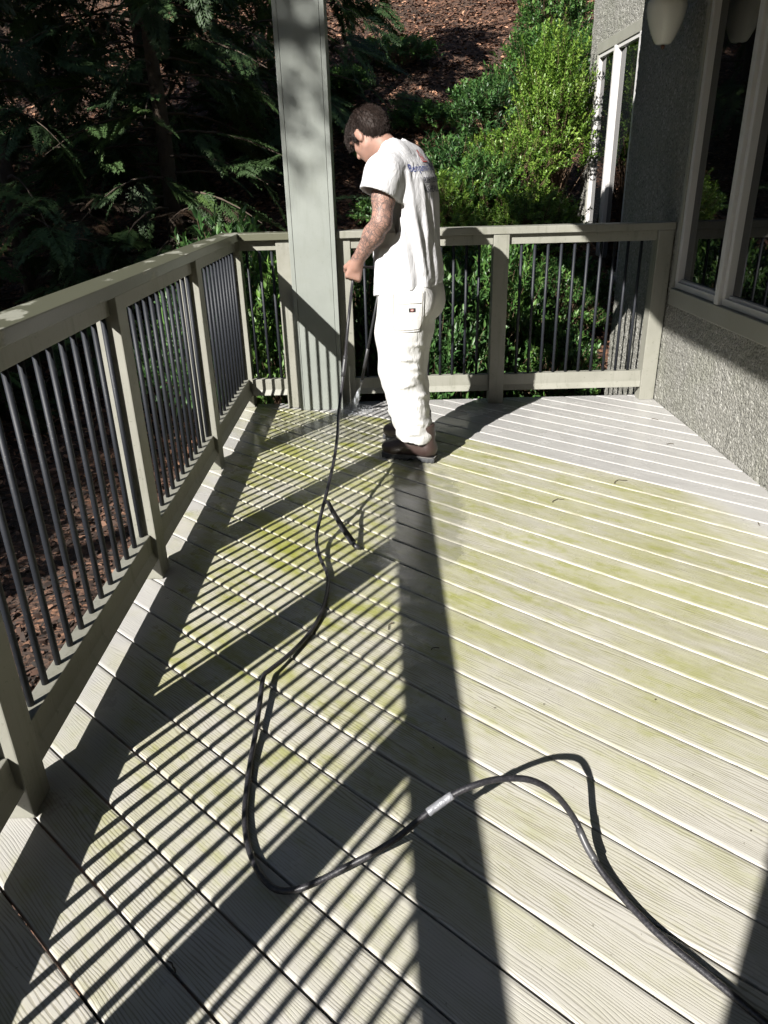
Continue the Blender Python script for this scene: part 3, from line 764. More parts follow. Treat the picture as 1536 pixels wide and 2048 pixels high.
def conifer_meshes(name, H, R, nbranch, per, seed, mat, z0=0.4, dead=0.0, flen=0.5, droop=0.35):
    g = np.random.default_rng(seed); fr = [frond(g, 1.0) for _ in range(3)]
    Vs = []; Fs = []; tv = []; off = 0; segs = []
    for b in range(nbranch):
        h = z0 + (H - z0) * (b + g.random()) / nbranch; rr = R * (1 - ((h - z0) / (H - z0 + 0.3)) ** 1.3) * g.uniform(0.7, 1.1) + 0.15
        a = b * 2.399 + g.normal(0, 0.3); D = np.array([math.cos(a), math.sin(a), 0])
        t = np.linspace(0, 1, 6)[:, None]
        line = np.array([0, 0, h]) + D * rr * t + np.array([0, 0, 1.0]) * (0.12 * rr * t - droop * rr * t * t)
        segs.append(line)
        shade = g.normal(0.4, 0.16)
        for k in range(per):
            q = g.uniform(0.25, 1.0); c = np.array([0, 0, h]) + D * rr * q + np.array([0, 0, 0.12 * rr * q - droop * rr * q * q])
            yaw = a + g.normal(0, 0.75); sc = flen * g.uniform(0.65, 1.2)
            V, F = fr[g.integers(3)]
            roll = g.normal(0, 0.45); pit = -0.35 + g.normal(0, 0.3)
            V = V * sc; V = V @ np.array([[1, 0, 0], [0, math.cos(roll), math.sin(roll)], [0, -math.sin(roll), math.cos(roll)]])
            V = V @ np.array([[math.cos(pit), 0, math.sin(pit)], [0, 1, 0], [-math.sin(pit), 0, math.cos(pit)]])
            V = V @ np.array([[math.cos(yaw), math.sin(yaw), 0], [-math.sin(yaw), math.cos(yaw), 0], [0, 0, 1]]) + c
            Vs.append(V); Fs.append(F + off); off += len(V); tv.append(np.full(len(F), np.clip(shade + g.normal(0, 0.14), 0, 1)))
    me = np_mesh(name + '_crown', np.concatenate(Vs), np.concatenate(Fs)); tint_attr(me, np.concatenate(tv)); me.materials.append(mat)
    V, F = thin_tubes(np.array(segs), 0.018, 0.003)
    br = np_mesh(name + '_branches', V, F); br.materials.append(M_BARK)
    tp = np.array([[0, 0, -0.5], [0.03, 0, H * 0.3], [-0.02, 0.03, H * 0.7], [0, 0, H]])
    V, F = tube_arrays(tp, [0.035 * H ** 0.6, 0.028 * H ** 0.6, 0.015 * H ** 0.6, 0.006], 8)
    tr = py_mesh(name + '_trunk', V, F, True); tr.materials.append(M_BARK)
    return me, br, tr

def place_tree(meshes, x, y, rz, sc, label, group, name='conifer_tree', dz=0.0):
    o = empty(name, (x, y, float(zt(x, y)) + dz), rz); o.scale = (sc, sc, sc)
    link('crown', meshes[0], o); link('branches', meshes[1], o); link('trunk', meshes[2], o)
    return tag(o, label, 'tree', group)

T_A = conifer_meshes('cedar_a', 5.6, 1.7, 78, 6, 41, ML_CED, z0=0.5)
T_B = conifer_meshes('cedar_b', 5.0, 1.9, 66, 6, 42, ML_CED, z0=0.25, flen=0.6)
T_C = conifer_meshes('dead_lower', 1.9, 1.0, 22, 4, 43, ML_BROWN, z0=0.15, flen=0.4, droop=0.5)
T_S = conifer_meshes('cedar_small', 1.5, 0.85, 24, 5, 44, ML_CED, z0=0.1, flen=0.4)
GT = 'dark cedars left of the deck'
place_tree(T_A, -2.25, 8.6, 0.4, 1.0, 'dark cedar right behind the top left of the column', GT)
place_tree(T_B, -3.75, 8.2, 2.0, 1.0, 'dark cedar with one sunlit spray at upper left', GT)
place_tree(T_A, -4.9, 7.0, 3.9, 0.95, 'dark cedar cut by the left edge of the photo', GT)
place_tree(T_B, -3.0, 11.0, 5.1, 1.1, 'tall shaded cedar deep in the dark wood at left', GT)
place_tree(T_B, -1.15, 11.3, 1.1, 1.0, 'shaded cedar just left of the column top', GT)
place_tree(T_A, -5.6, 10.5, 0.9, 1.15, 'shaded cedar far back at the left edge', GT)
place_tree(T_S, -3.55, 5.95, 2.2, 0.9, 'small young cedar above the left railing cap', GT)
place_tree(T_S, -4.3, 4.6, 4.6, 0.9, 'small cedar at the left picture edge below the dark wood', GT)
GD = 'dead brown brush under the cedars'
place_tree(T_C, -2.9, 8.0, 0.0, 0.8, 'dead brown brush under the cedars behind the railing', GD, 'dead_brush')
place_tree(T_C, -1.9, 8.3, 2.0, 0.7, 'dead brown brush in front of the cedar beside the column', GD, 'dead_brush')
place_tree(T_C, -4.0, 6.7, 4.0, 0.9, 'dead brown brush at far left under the cedars', GD, 'dead_brush')

# tall unseen conifers left of and behind the deck, added to block sky and sun
T_H = conifer_meshes('tall_conifer', 12.0, 2.4, 110, 8, 51, ML_CED, z0=1.0, flen=1.15)
GH = 'tall conifers added outside the picture to block the sky'
k_ = 0
for x, y, sc, lab in ((-10.2, 1.4, 1.1, 'added tall conifer left of the deck, standing farthest out'),
                      
                      (-13.5, -8.0, 1.1, 'added conifer far left and behind the viewpoint'), (0.6, -7.2, 1.0, 'added conifer behind the porch, nearest to the house'), (-2.6, -11.0, 1.1, 'added conifer behind the porch, second from the house'),
                      (-6.2, -15.5, 1.1, 'added conifer behind the porch, third from the house'), (-10.0, -19.0, 1.1, 'added conifer behind the porch, farthest from the house')):
    place_tree(T_H, x, y, 1.7 * k_, sc, lab, GH); k_ += 1

def broad_tree(name, H, zc, R, nshoot, per, L, W, seed, mat):
    g = np.random.default_rng(seed)
    d = nrm(g.normal(size=(nshoot, 3))); r = g.random(nshoot) ** 0.45
    P = d * r[:, None] * np.array([R, R, R * 0.85]) + np.array([0, 0, zc])
    cl = g.normal(size=(26, 3)) * np.array([R, R, R * 0.8]) * 0.55 + np.array([0, 0, zc])
    k = np.argmin(np.linalg.norm(P[:, None] - cl[None], axis=2), axis=1); P = P * 0.45 + cl[k] * 0.55 + g.normal(size=P.shape) * 0.1
    C = np.repeat(P, per, 0) + g.normal(size=(nshoot * per, 3)) * 0.13
    T = g.normal(size=C.shape); N = g.normal(size=C.shape) + np.array([0, 0, 1.2]); n = len(C)
    V, F = leaves(C, T, N, L * g.uniform(0.7, 1.2, n), W * g.uniform(0.7, 1.2, n), g)
    me = np_mesh(name + '_crown', V, F); tint_attr(me, np.repeat(np.clip(g.normal(0.45, 0.2, n), 0, 1), 4)); me.materials.append(mat)
    tt = np.linspace(0, 1, 5)[None, :, None]; b0 = np.array([0, 0, zc - R * 0.9]); segs = b0 * (1 - tt) + cl[:, None, :] * tt + np.array([0, 0, 0.3]) * tt * (1 - tt)
    V, F = thin_tubes(segs, 0.06, 0.012); br = np_mesh(name + '_branches', V, F); br.materials.append(M_BARK)
    V, F = tube_arrays([(0, 0, -0.5), (0.05, 0, H * 0.3), (0, 0, zc - R * 0.8), (0, 0, zc)], [0.19, 0.16, 0.11, 0.05], 9)
    tr = py_mesh(name + '_trunk', V, F, True); tr.materials.append(M_BARK)
    return me, br, tr
T_W = broad_tree('broadleaf', 10, 7.2, 2.3, 820, 8, 0.13, 0.075, 61, ML_MID)
place_tree(T_W, -8.4, 3.2, 4.0, 1.1, 'third broadleaf tree left of the deck, farther out', 'trees outside the picture', 'broadleaf_tree')
place_tree(T_W, -5.6, 6.6, 2.0, 1.0, 'second broadleaf tree left of the deck, higher on the slope', 'trees outside the picture', 'broadleaf_tree')
place_tree(T_W, -5.4, 4.3, 0.0, 1.0, 'broadleaf tree left of the deck whose leaves dapple the bank', 'trees outside the picture', 'broadleaf_tree')
T_X = broad_tree('slim_broadleaf', 11, 8.7, 1.15, 420, 7, 0.13, 0.07, 62, ML_MID)
place_tree(T_X, -6.35, -1.95, 0.0, 1.0, 'slim broadleaf tree left of the viewpoint whose leaves dapple the column', 'trees outside the picture', 'broadleaf_tree')
for x, y, sc, lab in ((-5.6, -1.2, 1.9, 'added young cedar left of the viewpoint, nearest one'), (-4.5, 0.9, 1.7, 'added young cedar left of the viewpoint, beside the near railing bay'), (-6.3, -3.2, 2.0, 'added young cedar left of the viewpoint, farthest back'), (-4.9, 2.6, 1.9, 'added young cedar left of the railing, out of the picture')):  # unseen cedars added to shade the ground left of the deck
    place_tree(T_S, x, y, x * 3.0, sc, lab, 'young cedars added outside the picture to shade the ground')
place_tree(T_S, -2.75, 7.0, 1.0, 0.95, 'small green cedar above the railing cap left of the column', GT)
place_tree(T_S, -1.85, 7.2, 3.1, 0.75, 'small green cedar just left of the deck corner', GT)
for x, y, sc, lab in ((-9.0, 17.0, 1.5, 'cedar on the hilltop, leftmost of the row'), (-5.2, 18.6, 1.6, 'cedar on the hilltop, second from the left'), (-1.4, 19.4, 1.6, 'cedar on the hilltop, middle of the row'), (2.6, 19.0, 1.5, 'cedar on the hilltop, fourth from the left'), (6.4, 17.6, 1.5, 'cedar on the hilltop, rightmost of the row'), (-8.2, 12.0, 1.2, 'cedar on the slope beyond the left picture edge')):
    place_tree(T_B, x, y, x, sc, lab, 'cedars along the hilltop above the picture')
# ------------------------------------------------------------------ implicit surfaces for the workman
class Field:
    def __init__(s, lo, hi, h):
        s.lo = np.array(lo, float); s.h = h
        s.n = np.ceil((np.array(hi) - s.lo) / h).astype(int) + 1
        s.ax = [s.lo[i] + h * np.arange(s.n[i]) for i in range(3)]
        s.D = np.full(s.n, 0.5)
    def block(s, lo, hi):
        i0 = np.clip(np.floor((np.array(lo) - s.lo) / s.h).astype(int), 0, s.n); i1 = np.clip(np.ceil((np.array(hi) - s.lo) / s.h).astype(int) + 1, 0, s.n)
        sl = tuple(slice(a, b) for a, b in zip(i0, i1))
        X, Y, Z = np.meshgrid(s.ax[0][sl[0]], s.ax[1][sl[1]], s.ax[2][sl[2]], indexing='ij')
        return sl, X, Y, Z
    def add(s, fn, lo, hi, k=0.02):
        m = k + 0.03
        sl, X, Y, Z = s.block(np.array(lo) - m, np.array(hi) + m)
        if X.size == 0: return
        a = s.D[sl]; b = fn(X, Y, Z)
        if k <= 0: s.D[sl] = np.minimum(a, b); return
        t = np.clip(0.5 + 0.5 * (a - b) / k, 0, 1)
        s.D[sl] = a * (1 - t) + b * t - k * t * (1 - t)
    def cone(s, a, b, ra, rb, k=0.02, flat=None):
        a = np.array(a, float); b = np.array(b, float); d = b - a; L2 = d @ d + 1e-12; r = max(ra, rb)
        def fn(X, Y, Z):
            px, py_, pz = X - a[0], Y - a[1], Z - a[2]
            t = np.clip((px * d[0] + py_ * d[1] + pz * d[2]) / L2, 0, 1)
            return np.sqrt((px - t * d[0]) ** 2 + (py_ - t * d[1]) ** 2 + (pz - t * d[2]) ** 2) - (ra + (rb - ra) * t)
        s.add(fn, np.minimum(a, b) - r, np.maximum(a, b) + r, k)
    def ell(s, c, r, k=0.02, R=None):
        c = np.array(c, float); r = np.array(r, float); Rm = np.eye(3) if R is None else np.array(R); m = r.max()
        def fn(X, Y, Z):
            p = np.stack([X - c[0], Y - c[1], Z - c[2]], -1) @ Rm
            k0 = np.linalg.norm(p / r, axis=-1); k1 = np.linalg.norm(p / (r * r), axis=-1) + 1e-9
            return k0 * (k0 - 1) / k1
        s.add(fn, c - m, c + m, k)
    def chain(s, pts, rs, k=0.02):
        for i in range(len(pts) - 1): s.cone(pts[i], pts[i + 1], rs[i], rs[i + 1], k)
    def cut(s, fn):
        X, Y, Z = np.meshgrid(*s.ax, indexing='ij'); s.D = np.maximum(s.D, fn(X, Y, Z))
    def disp(s, fn):
        X, Y, Z = np.meshgrid(*s.ax, indexing='ij'); s.D = s.D + fn(X, Y, Z)
    def mesh(s, name, mat, smooth=2):
        D = s.D; n = D.shape; ins = D < 0
        cs = [(i, j, k) for i in (0, 1) for j in (0, 1) for k in (0, 1)]
        def sub(A, c): return A[c[0]:n[0] - 1 + c[0], c[1]:n[1] - 1 + c[1], c[2]:n[2] - 1 + c[2]]
        cnt = sum(sub(ins, c).astype(np.int8) for c in cs)
        act = (cnt > 0) & (cnt < 8); I = np.argwhere(act)
        vid = np.full(act.shape, -1, np.int64); vid[act] = np.arange(len(I))
        acc = np.zeros((len(I), 3)); num = np.zeros(len(I))
        for a in range(8):
            for ax in range(3):
                ca = cs[a]
                if ca[ax]: continue
                cb = list(ca); cb[ax] = 1; cb = tuple(cb)
                va = sub(D, ca)[act]; vb = sub(D, cb)[act]; m = (va < 0) != (vb < 0)
                t = np.where(m, va / np.where(m, va - vb, 1), 0)
                p = np.tile(np.array(ca, float), (len(I), 1)); p[:, ax] += t
                acc[m] += p[m]; num[m] += 1
        V = s.lo + (I + acc / num[:, None]) * s.h
        F = []
        for ax in range(3):
            o = [i for i in range(3) if i != ax]
            A = np.take(ins, range(0, n[ax] - 1), ax); B = np.take(ins, range(1, n[ax]), ax)
            E = np.argwhere(A != B); E = E[(E[:, o[0]] > 0) & (E[:, o[1]] > 0) & (E[:, o[0]] < n[o[0]] - 1) & (E[:, o[1]] < n[o[1]] - 1)]
            q = []
            for da, db in ((-1, -1), (0, -1), (0, 0), (-1, 0)):
                e = E.copy(); e[:, o[0]] += da; e[:, o[1]] += db; q.append(vid[e[:, 0], e[:, 1], e[:, 2]])
            q = np.stack(q, -1); inside = A[E[:, 0], E[:, 1], E[:, 2]]
            flip = inside if ax != 1 else ~inside
            q[~flip] = q[~flip][:, ::-1]
            F.append(q)
        F = np.concatenate(F)
        for _ in range(smooth):
            S = np.zeros_like(V); c = np.zeros(len(V))
            for i in range(4):
                for j in ((i + 1) % 4,):
                    np.add.at(S, F[:, i], V[F[:, j]]); np.add.at(c, F[:, i], 1); np.add.at(S, F[:, j], V[F[:, i]]); np.add.at(c, F[:, j], 1)
            V = V * 0.5 + 0.5 * S / np.maximum(c, 1)[:, None]
        me = np_mesh(name, V, F, True); me.materials.append(mat)
        return me, V, F

# cloth, skin and leather
def cloth_material(name, c, c2, spots):
    t = NT(name); w = t.coord('Object')
    n = t.noise(w, 9, 4, 0.6)
    col = t.mix(n, c, c2)
    st = t.ramp(t.noise(w, 34, 4, 0.6), [(0.66, 0.0), (0.74, 1.0)])
    col = t.mix(t.math('MULTIPLY', st, spots), col, (0.33, 0.31, 0.28))
    weave = t.noise(w, 420, 2)
    rid = t.math('ABSOLUTE', t.math('SUBTRACT', t.noise(t.mapping(w, scale=(15, 15, 7), rot=(0.3, 0.2, 0)), 1.0, 3, 0.6, 0.8), 0.5))
    h = t.math('ADD', t.math('MULTIPLY', weave, 0.12), t.math('SUBTRACT', t.noise(t.mapping(w, scale=(22, 22, 10)), 1.0, 3, 0.55, 0.6), t.math('MULTIPLY', rid, 2.2)))
    t.set(Base_Color=col, Roughness=0.88, Normal=t.bump(h, 0.38, 0.012))
    t.b.inputs['Specular IOR Level'].default_value = 0.2
    return t.m
M_SHIRT = cloth_material('white_cotton_shirt', (0.46, 0.46, 0.475), (0.52, 0.52, 0.535), 0.12)
M_PANTS = cloth_material('white_painter_trousers', (0.48, 0.478, 0.47), (0.55, 0.548, 0.54), 0.4)

def skin_material():
    t = NT('skin'); w = t.coord('Object'); s = t.sep(w)
    c = t.mix(t.noise(w, 26, 4), (0.255, 0.145, 0.11), (0.31, 0.185, 0.145))
    # sleeve of line tattoos on the left arm, wrist to shoulder
    d = t.noise(w, 15, 2, 0.5, 1.4)
    ring = t.math('ABSOLUTE', t.math('SUBTRACT', t.math('FRACT', t.math('MULTIPLY', d, 9.0)), 0.5))
    line = t.ramp(ring, [(0.10, 1.0), (0.20, 0.0)])
    d2 = t.voro(w, 34, 'DISTANCE_TO_EDGE'); line2 = t.ramp(d2, [(0.04, 1.0), (0.09, 0.0)])
    fillm = t.ramp(t.noise(w, 30, 3), [(0.52, 0.0), (0.66, 0.8)])
    ink = t.math('MAXIMUM', t.math('MULTIPLY', line, 0.85), t.math('MAXIMUM', t.math('MULTIPLY', line2, 0.7), t.math('MULTIPLY', fillm, 0.45)))
    arm = t.math('MULTIPLY', t.ramp(s[1], [(0.12, 0.0), (0.13, 1.0)]), t.math('MULTIPLY', t.ramp(t.math('MULTIPLY', s[2], 0.5), [(0.535, 0.0), (0.545, 1.0)]), t.ramp(t.math('MULTIPLY', s[2], 0.5), [(0.745, 1.0), (0.75, 0.0)])))
    c = t.mix(t.math('MULTIPLY', t.math('MULTIPLY', ink, arm), 0.86), c, (0.045, 0.043, 0.045))
    t.set(Base_Color=c, Roughness=0.55, Normal=t.bump(t.noise(w, 160, 3), 0.12, 0.002)); t.b.inputs['Specular IOR Level'].default_value = 0.3
    t.b.inputs['Subsurface Weight'].default_value = 0.12; t.b.inputs['Subsurface Radius'].default_value = (0.012, 0.005, 0.003)
    return t.m
M_SKIN = skin_material()
def hair_material():
    t = NT('dark_brown_hair'); w = t.coord('Object')
    n = t.noise(t.mapping(w, scale=(150, 150, 40)), 1.0, 3)
    t.set(Base_Color=t.mix(n, (0.008, 0.0048, 0.0035), (0.026, 0.014, 0.010)), Roughness=0.6, Normal=t.bump(n, 0.7, 0.008)); t.b.inputs['Specular IOR Level'].default_value = 0.3; return t.m
M_HAIR = hair_material()
def boot_material():
    t = NT('brown_boot_leather'); w = t.coord('Object')
    n = t.noise(w, 24, 4, 0.6)
    t.set(Base_Color=t.mix(n, (0.024, 0.015, 0.013), (0.055, 0.035, 0.031)), Roughness=t.math('ADD', 0.28, t.math('MULTIPLY', n, 0.25)), Normal=t.bump(t.noise(w, 70, 4), 0.4, 0.003)); return t.m
M_BOOT = boot_material()
M_SOLE = simple('rubber_boot_sole', (0.035, 0.037, 0.04), 0.7, var=0.3)
M_WELT = simple('pale_boot_welt', (0.12, 0.115, 0.11), 0.7, var=0.2)

# ------------------------------------------------------------------ the workman (local frame: +x forward, +y his left, z up)
person = empty('person', (0.12, 4.06, 0.0), math.atan2(0.431, -0.902))
tag(person, 'man in white t-shirt and white painter trousers, head bowed, holding a black hose', 'person')

HC = np.array([0.186, 0.0, 1.655]); pit = math.radians(40)
fx = np.array([math.cos(pit), 0, -math.sin(pit)]); up_ = np.array([math.sin(pit), 0, math.cos(pit)]); sd = np.array([0, 1.0, 0])
_yw = math.radians(-20); _Rz = np.array([[math.cos(_yw), -math.sin(_yw), 0], [math.sin(_yw), math.cos(_yw), 0], [0, 0, 1]])
fx = _Rz @ fx; up_ = _Rz @ up_; sd = _Rz @ sd
RH = np.stack([fx, sd, up_], 1)                      # columns: face, left, crown
def hp(a, b, c): return HC + fx * a + sd * b + up_ * c

SHL = np.array([0.005, 0.185, 1.490]); ELL = np.array([-0.004, 0.262, 1.262]); WRL = np.array([0.163, 0.208, 1.076])
SHR = np.array([0.02, -0.185, 1.49]); ELR = np.array([0.03, -0.245, 1.25]); WRR = np.array([0.165, -0.235, 1.06])
fb = Field((-0.30, -0.36, 0.10), (0.40, 0.36, 1.80), 0.0062)
# head
fb.ell(hp(-0.012, 0, 0.030), (0.098, 0.076, 0.088), 0.0, RH)
fb.ell(hp(0.030, 0, -0.045), (0.062, 0.060, 0.074), 0.03, RH)
fb.cone(hp(0.035, 0, -0.085), hp(0.060, 0, -0.098), 0.034, 0.022, 0.03)          # jaw and chin
for s_ in (-1, 1):
    fb.cone(hp(0.0, s_ * 0.052, -0.065), hp(0.045, s_ * 0.022, -0.100), 0.020, 0.016, 0.03)
    fb.ell(hp(0.062, s_ * 0.030, -0.030), (0.022, 0.024, 0.02), 0.02, RH)          # cheeks
    fb.ell(hp(0.078, s_ * 0.032, 0.022), (0.015, 0.026, 0.010), 0.015, RH)         # brow
    fb.ell(hp(-0.012, s_ * 0.079, -0.018), (0.020, 0.010, 0.034), 0.008, RH)       # ear
    fb.ell(hp(-0.002, s_ * 0.083, -0.006), (0.010, 0.008, 0.018), 0.006, RH)
fb.cone(hp(0.086, 0, 0.012), hp(0.112, 0, -0.034), 0.008, 0.015, 0.012)             # nose
fb.cone(hp(0.082, -0.018, -0.066), hp(0.082, 0.018, -0.066), 0.010, 0.010, 0.012)   # lips
# neck and trunk
fb.cone(hp(-0.035, 0, -0.045), (0.025, 0, 1.535), 0.056, 0.068, 0.03)
fb.ell((0.0, 0, 1.42), (0.10, 0.155, 0.14), 0.04)
fb.ell((-0.01, 0, 1.20), (0.10, 0.14, 0.20), 0.05)
fb.ell((-0.03, 0, 0.98), (0.105, 0.145, 0.13), 0.05)
for sh, el, wr in ((SHL, ELL, WRL), (SHR, ELR, WRR)):
    fb.cone((0.01, sh[1] * 0.5, 1.50), sh, 0.06, 0.062, 0.04)
    m1 = sh * 0.45 + el * 0.55
    fb.chain([sh, m1, el], [0.060, 0.055, 0.046], 0.02)
    m2 = el * 0.68 + wr * 0.32
    fb.chain([el, m2, wr], [0.046, 0.050, 0.031], 0.025)
# legs inside the trousers
LEGL = [(-0.035, 0.095, 0.92), (-0.03, 0.12, 0.52), (-0.115, 0.112, 0.14)]
LEGR = [(-0.02, -0.095, 0.92), (0.045, -0.145, 0.52), (0.02, -0.165, 0.14)]
for lg in (LEGL, LEGR): fb.chain(lg, [0.080, 0.055, 0.040], 0.03)
# hands: palm, four bent fingers and a thumb, closed on the hose
def hand(F_, wr, along, palm_n, side, grip):
    """along: wrist to knuckles; palm_n: out of the palm; side: towards the thumb"""
    along = np.array(along, float); along /= np.linalg.norm(along)
    palm_n = np.array(palm_n, float); palm_n -= along * (palm_n @ along); palm_n /= np.linalg.norm(palm_n)
    side = np.array(side, float); side -= along * (side @ along); side -= palm_n * (side @ palm_n); side /= np.linalg.norm(side)
    wr = np.array(wr, float)
    F_.cone(wr, wr + along * 0.03, 0.030, 0.029, 0.015)
    for o in (-0.030, -0.010, 0.010, 0.030):
        F_.cone(wr + along * 0.02 + side * o * 0.6, wr + along * 0.088 + side * o, 0.017, 0.0145, 0.012)
    for i, (o, ln) in enumerate(((0.031, 0.040), (0.010, 0.045), (-0.011, 0.042), (-0.031, 0.034))):
        k0_ = wr + along * 0.090 + side * o
        k1_ = k0_ + (along * 0.55 + palm_n * 0.83) * ln
        k2_ = k1_ + (palm_n * 0.45 - along * 0.90) * ln * 0.72
        k3_ = k2_ + (-palm_n * 0.35 - along * 0.92) * ln * 0.5
        F_.chain([k0_, k1_, k2_, k3_], [0.0115, 0.0105, 0.0098, 0.0085], 0.003)
    t0 = wr + along * 0.025 + side * 0.030 + palm_n * 0.006
    t1 = t0 + along * 0.032 + side * 0.018 + palm_n * 0.020
    t2 = t1 + along * 0.026 - side * 0.004 + palm_n * 0.018
    t3 = t2 + along * 0.018 - side * 0.012 + palm_n * 0.006
    F_.chain([t0, t1, t2, t3], [0.0165, 0.0135, 0.012, 0.0095], 0.006)
    return wr + along * 0.082 + palm_n * 0.026
gripL = hand(fb, WRL, (0.30, -0.05, -0.78), (0.35, -0.75, 0.0), (0.85, 0.25, 0.35), None)
gripR = hand(fb, WRR, (0.75, 0.10, -0.55), (-0.5, 0.55, -0.6), (0.3, 0.75, 0.4), None)
me, Vb, Fb = fb.mesh('body', M_SKIN, 1)
body = link('body', me, person)

# hair: a thick short cap with a fringe, plus loose locks
fh = Field((-0.02, -0.14, 1.50), (0.36, 0.14, 1.82), 0.0055)
fh.ell(hp(-0.019, 0, 0.034), (0.099, 0.080, 0.086), 0.0, RH)
fh.ell(hp(-0.070, 0, -0.010), (0.056, 0.075, 0.075), 0.03, RH)
fh.ell(hp(0.050, 0, 0.062), (0.050, 0.064, 0.046), 0.03, RH)
fh.cone(hp(0.085, -0.03, 0.060), hp(0.112, -0.02, 0.010), 0.022, 0.010, 0.02)
fh.cone(hp(0.090, 0.03, 0.055), hp(0.112, 0.035, 0.005), 0.022, 0.010, 0.02)
for s_ in (-1, 1): fh.cone(hp(0.020, s_ * 0.078, 0.02), hp(0.014, s_ * 0.078, -0.035), 0.014, 0.007, 0.02)
fh.disp(lambda X, Y, Z: 0.0020 * np.sin(60 * X + 20 * np.sin(9 * Z)) * np.sin(50 * Y + 40 * Z))
def hair_cut(X, Y, Z):
    p = np.stack([X, Y, Z], -1) - HC
    a = p @ fx; c = p @ up_; b = np.abs(p @ sd)
    face = np.where((a > 0.028), (0.012 + 0.0 * a) - c, -1.0)                   # keep the face free below the fringe
    side_ = np.where((a > -0.035) & (a <= 0.028) & (b > 0.05), (-0.012 - 0.7 * np.maximum(0, a - 0.005)) - c, -1.0)
    low = -0.082 - c
    return np.maximum(np.maximum(face * 0.7, side_ * 0.7), low)
fh.cut(hair_cut)
me, Vh, Fh = fh.mesh('hair', M_HAIR, 1)
hair = link('hair', me, person)
g_ = np.random.default_rng(5); nh = 6500
cen = Vh[g_.integers(0, len(Vh), nh)]; nn = nrm(cen - (HC - fx * 0.02))
crown = HC - fx * 0.045 + up_ * 0.115                                    # hair radiates from the crown
flow = nrm(cen - crown); flow = nrm(flow - nn * np.sum(flow * nn, 1)[:, None]); flow = nrm(flow + g_.normal(size=(nh, 3)) * 0.22)
ln_ = g_.uniform(0.010, 0.024, nh)[:, None]
segs = np.stack([cen - nn * 0.002, cen + nn * 0.003 + flow * ln_ * 0.5, cen + nn * g_.uniform(-0.001, 0.004, nh)[:, None] + flow * ln_], 1)
V, F = thin_tubes(segs, 0.0013, 0.0003)
lk = link('loose_locks', np_mesh('loose_locks', V, F), hair, M_HAIR); tag(lk, kind='stuff')

# t-shirt
def interp(z, zs, vs_): return np.interp(z, zs, vs_)
ZS = [0.85, 0.95, 1.05, 1.15, 1.25, 1.35, 1.45, 1.52, 1.58, 1.63]
CX = [-0.030, -0.030, -0.024, -0.018, -0.018, -0.020, -0.016, -0.002, 0.018, 0.045]
AX = [0.172, 0.168, 0.162, 0.158, 0.156, 0.155, 0.146, 0.120, 0.084, 0.05]
AY = [0.205, 0.200, 0.196, 0.194, 0.196, 0.200, 0.200, 0.172, 0.115, 0.07]
fs = Field((-0.30, -0.36, 0.84), (0.30, 0.37, 1.70), 0.0068)
def torso(X, Y, Z):
    cx = np.interp(Z, ZS, CX); a = np.interp(Z, ZS, AX); b = np.interp(Z, ZS, AY)
    px, py_ = (X - cx) / a, Y / b
    r = (np.abs(px) ** 2.3 + np.abs(py_) ** 2.3) ** (1 / 2.3)
    d = (r - 1) * np.minimum(a, b)
    return np.maximum(d, (Z - 1.635))
fs.add(torso, (-0.26, -0.26, 0.84), (0.22, 0.26, 1.66), 0.0)
fs.cone((0.0, 0.10, 1.525), (0.004, 0.205, 1.475), 0.080, 0.088, 0.05)
fs.cone((0.004, 0.205, 1.470), (0.030, 0.258, 1.340), 0.088, 0.100, 0.035)
fs.cone((0.0, -0.10, 1.525), (0.01, -0.205, 1.475), 0.080, 0.088, 0.05)
fs.cone((0.01, -0.205, 1.470), (0.020, -0.255, 1.350), 0.088, 0.095, 0.035)
# pulled folds on the back and side
for a, b, ra, rb in (((-0.10, 0.165, 1.47), (-0.150, 0.120, 1.02), 0.016, 0.020), ((-0.145, 0.10, 1.42), (-0.178, 0.07, 0.98), 0.012, 0.020), ((-0.168, 0.03, 1.34), (-0.185, 0.00, 0.98), 0.012, 0.018),
                     ((-0.03, 0.185, 1.30), (-0.07, 0.185, 0.96), 0.016, 0.022), ((-0.150, -0.07, 1.40), (-0.182, -0.06, 0.98), 0.012, 0.018), ((0.05, 0.17, 1.15), (0.07, 0.165, 0.92), 0.016, 0.02)):
    fs.cone(a, b, ra, rb, 0.013)
def folds(X, Y, Z):
    a = np.arctan2(Y, X + 0.02)
    f = 0.0058 * np.sin(13 * a + 4.0 * np.sin(5.0 * Z) + 1.0) * np.clip((1.37 - Z) * 5, 0, 1)
    f = f + 0.0022 * np.sin(40 * Z + 4 * np.sin(3 * a) + 18 * X) * np.clip((Y - 0.13) * 8, 0, 1) * np.clip((1.36 - Z) * 6, 0, 1)
    f = f + 0.0016 * np.sin(34 * X + 22 * Y + 14 * Z) * np.sin(26 * Y - 20 * Z)
    return f
fs.disp(folds)
solid = fs.D.copy()
XX, YY, ZZ = np.meshgrid(*fs.ax, indexing='ij')
hem = 0.915 - 0.16 * (XX + 0.03) + 0.006 * np.sin(30 * YY + 20 * XX)
slx = (XX - 0.030) * 0.20 + (YY - 0.258) * 0.36 + (ZZ - 1.392) * -0.92           # beyond the left sleeve hem
slx2 = (XX - 0.020) * 0.10 + (YY + 0.255) * -0.36 + (ZZ - 1.40) * -0.92
fs.D = np.maximum(fs.D, hem - ZZ)
fs.D = np.maximum(fs.D, np.where(YY > 0.165 - (ZZ - 1.4) * 0.1, slx, -1))
fs.D = np.maximum(fs.D, np.where(YY < -0.165 + (ZZ - 1.4) * 0.1, slx2, -1))
inner = solid + 0.016
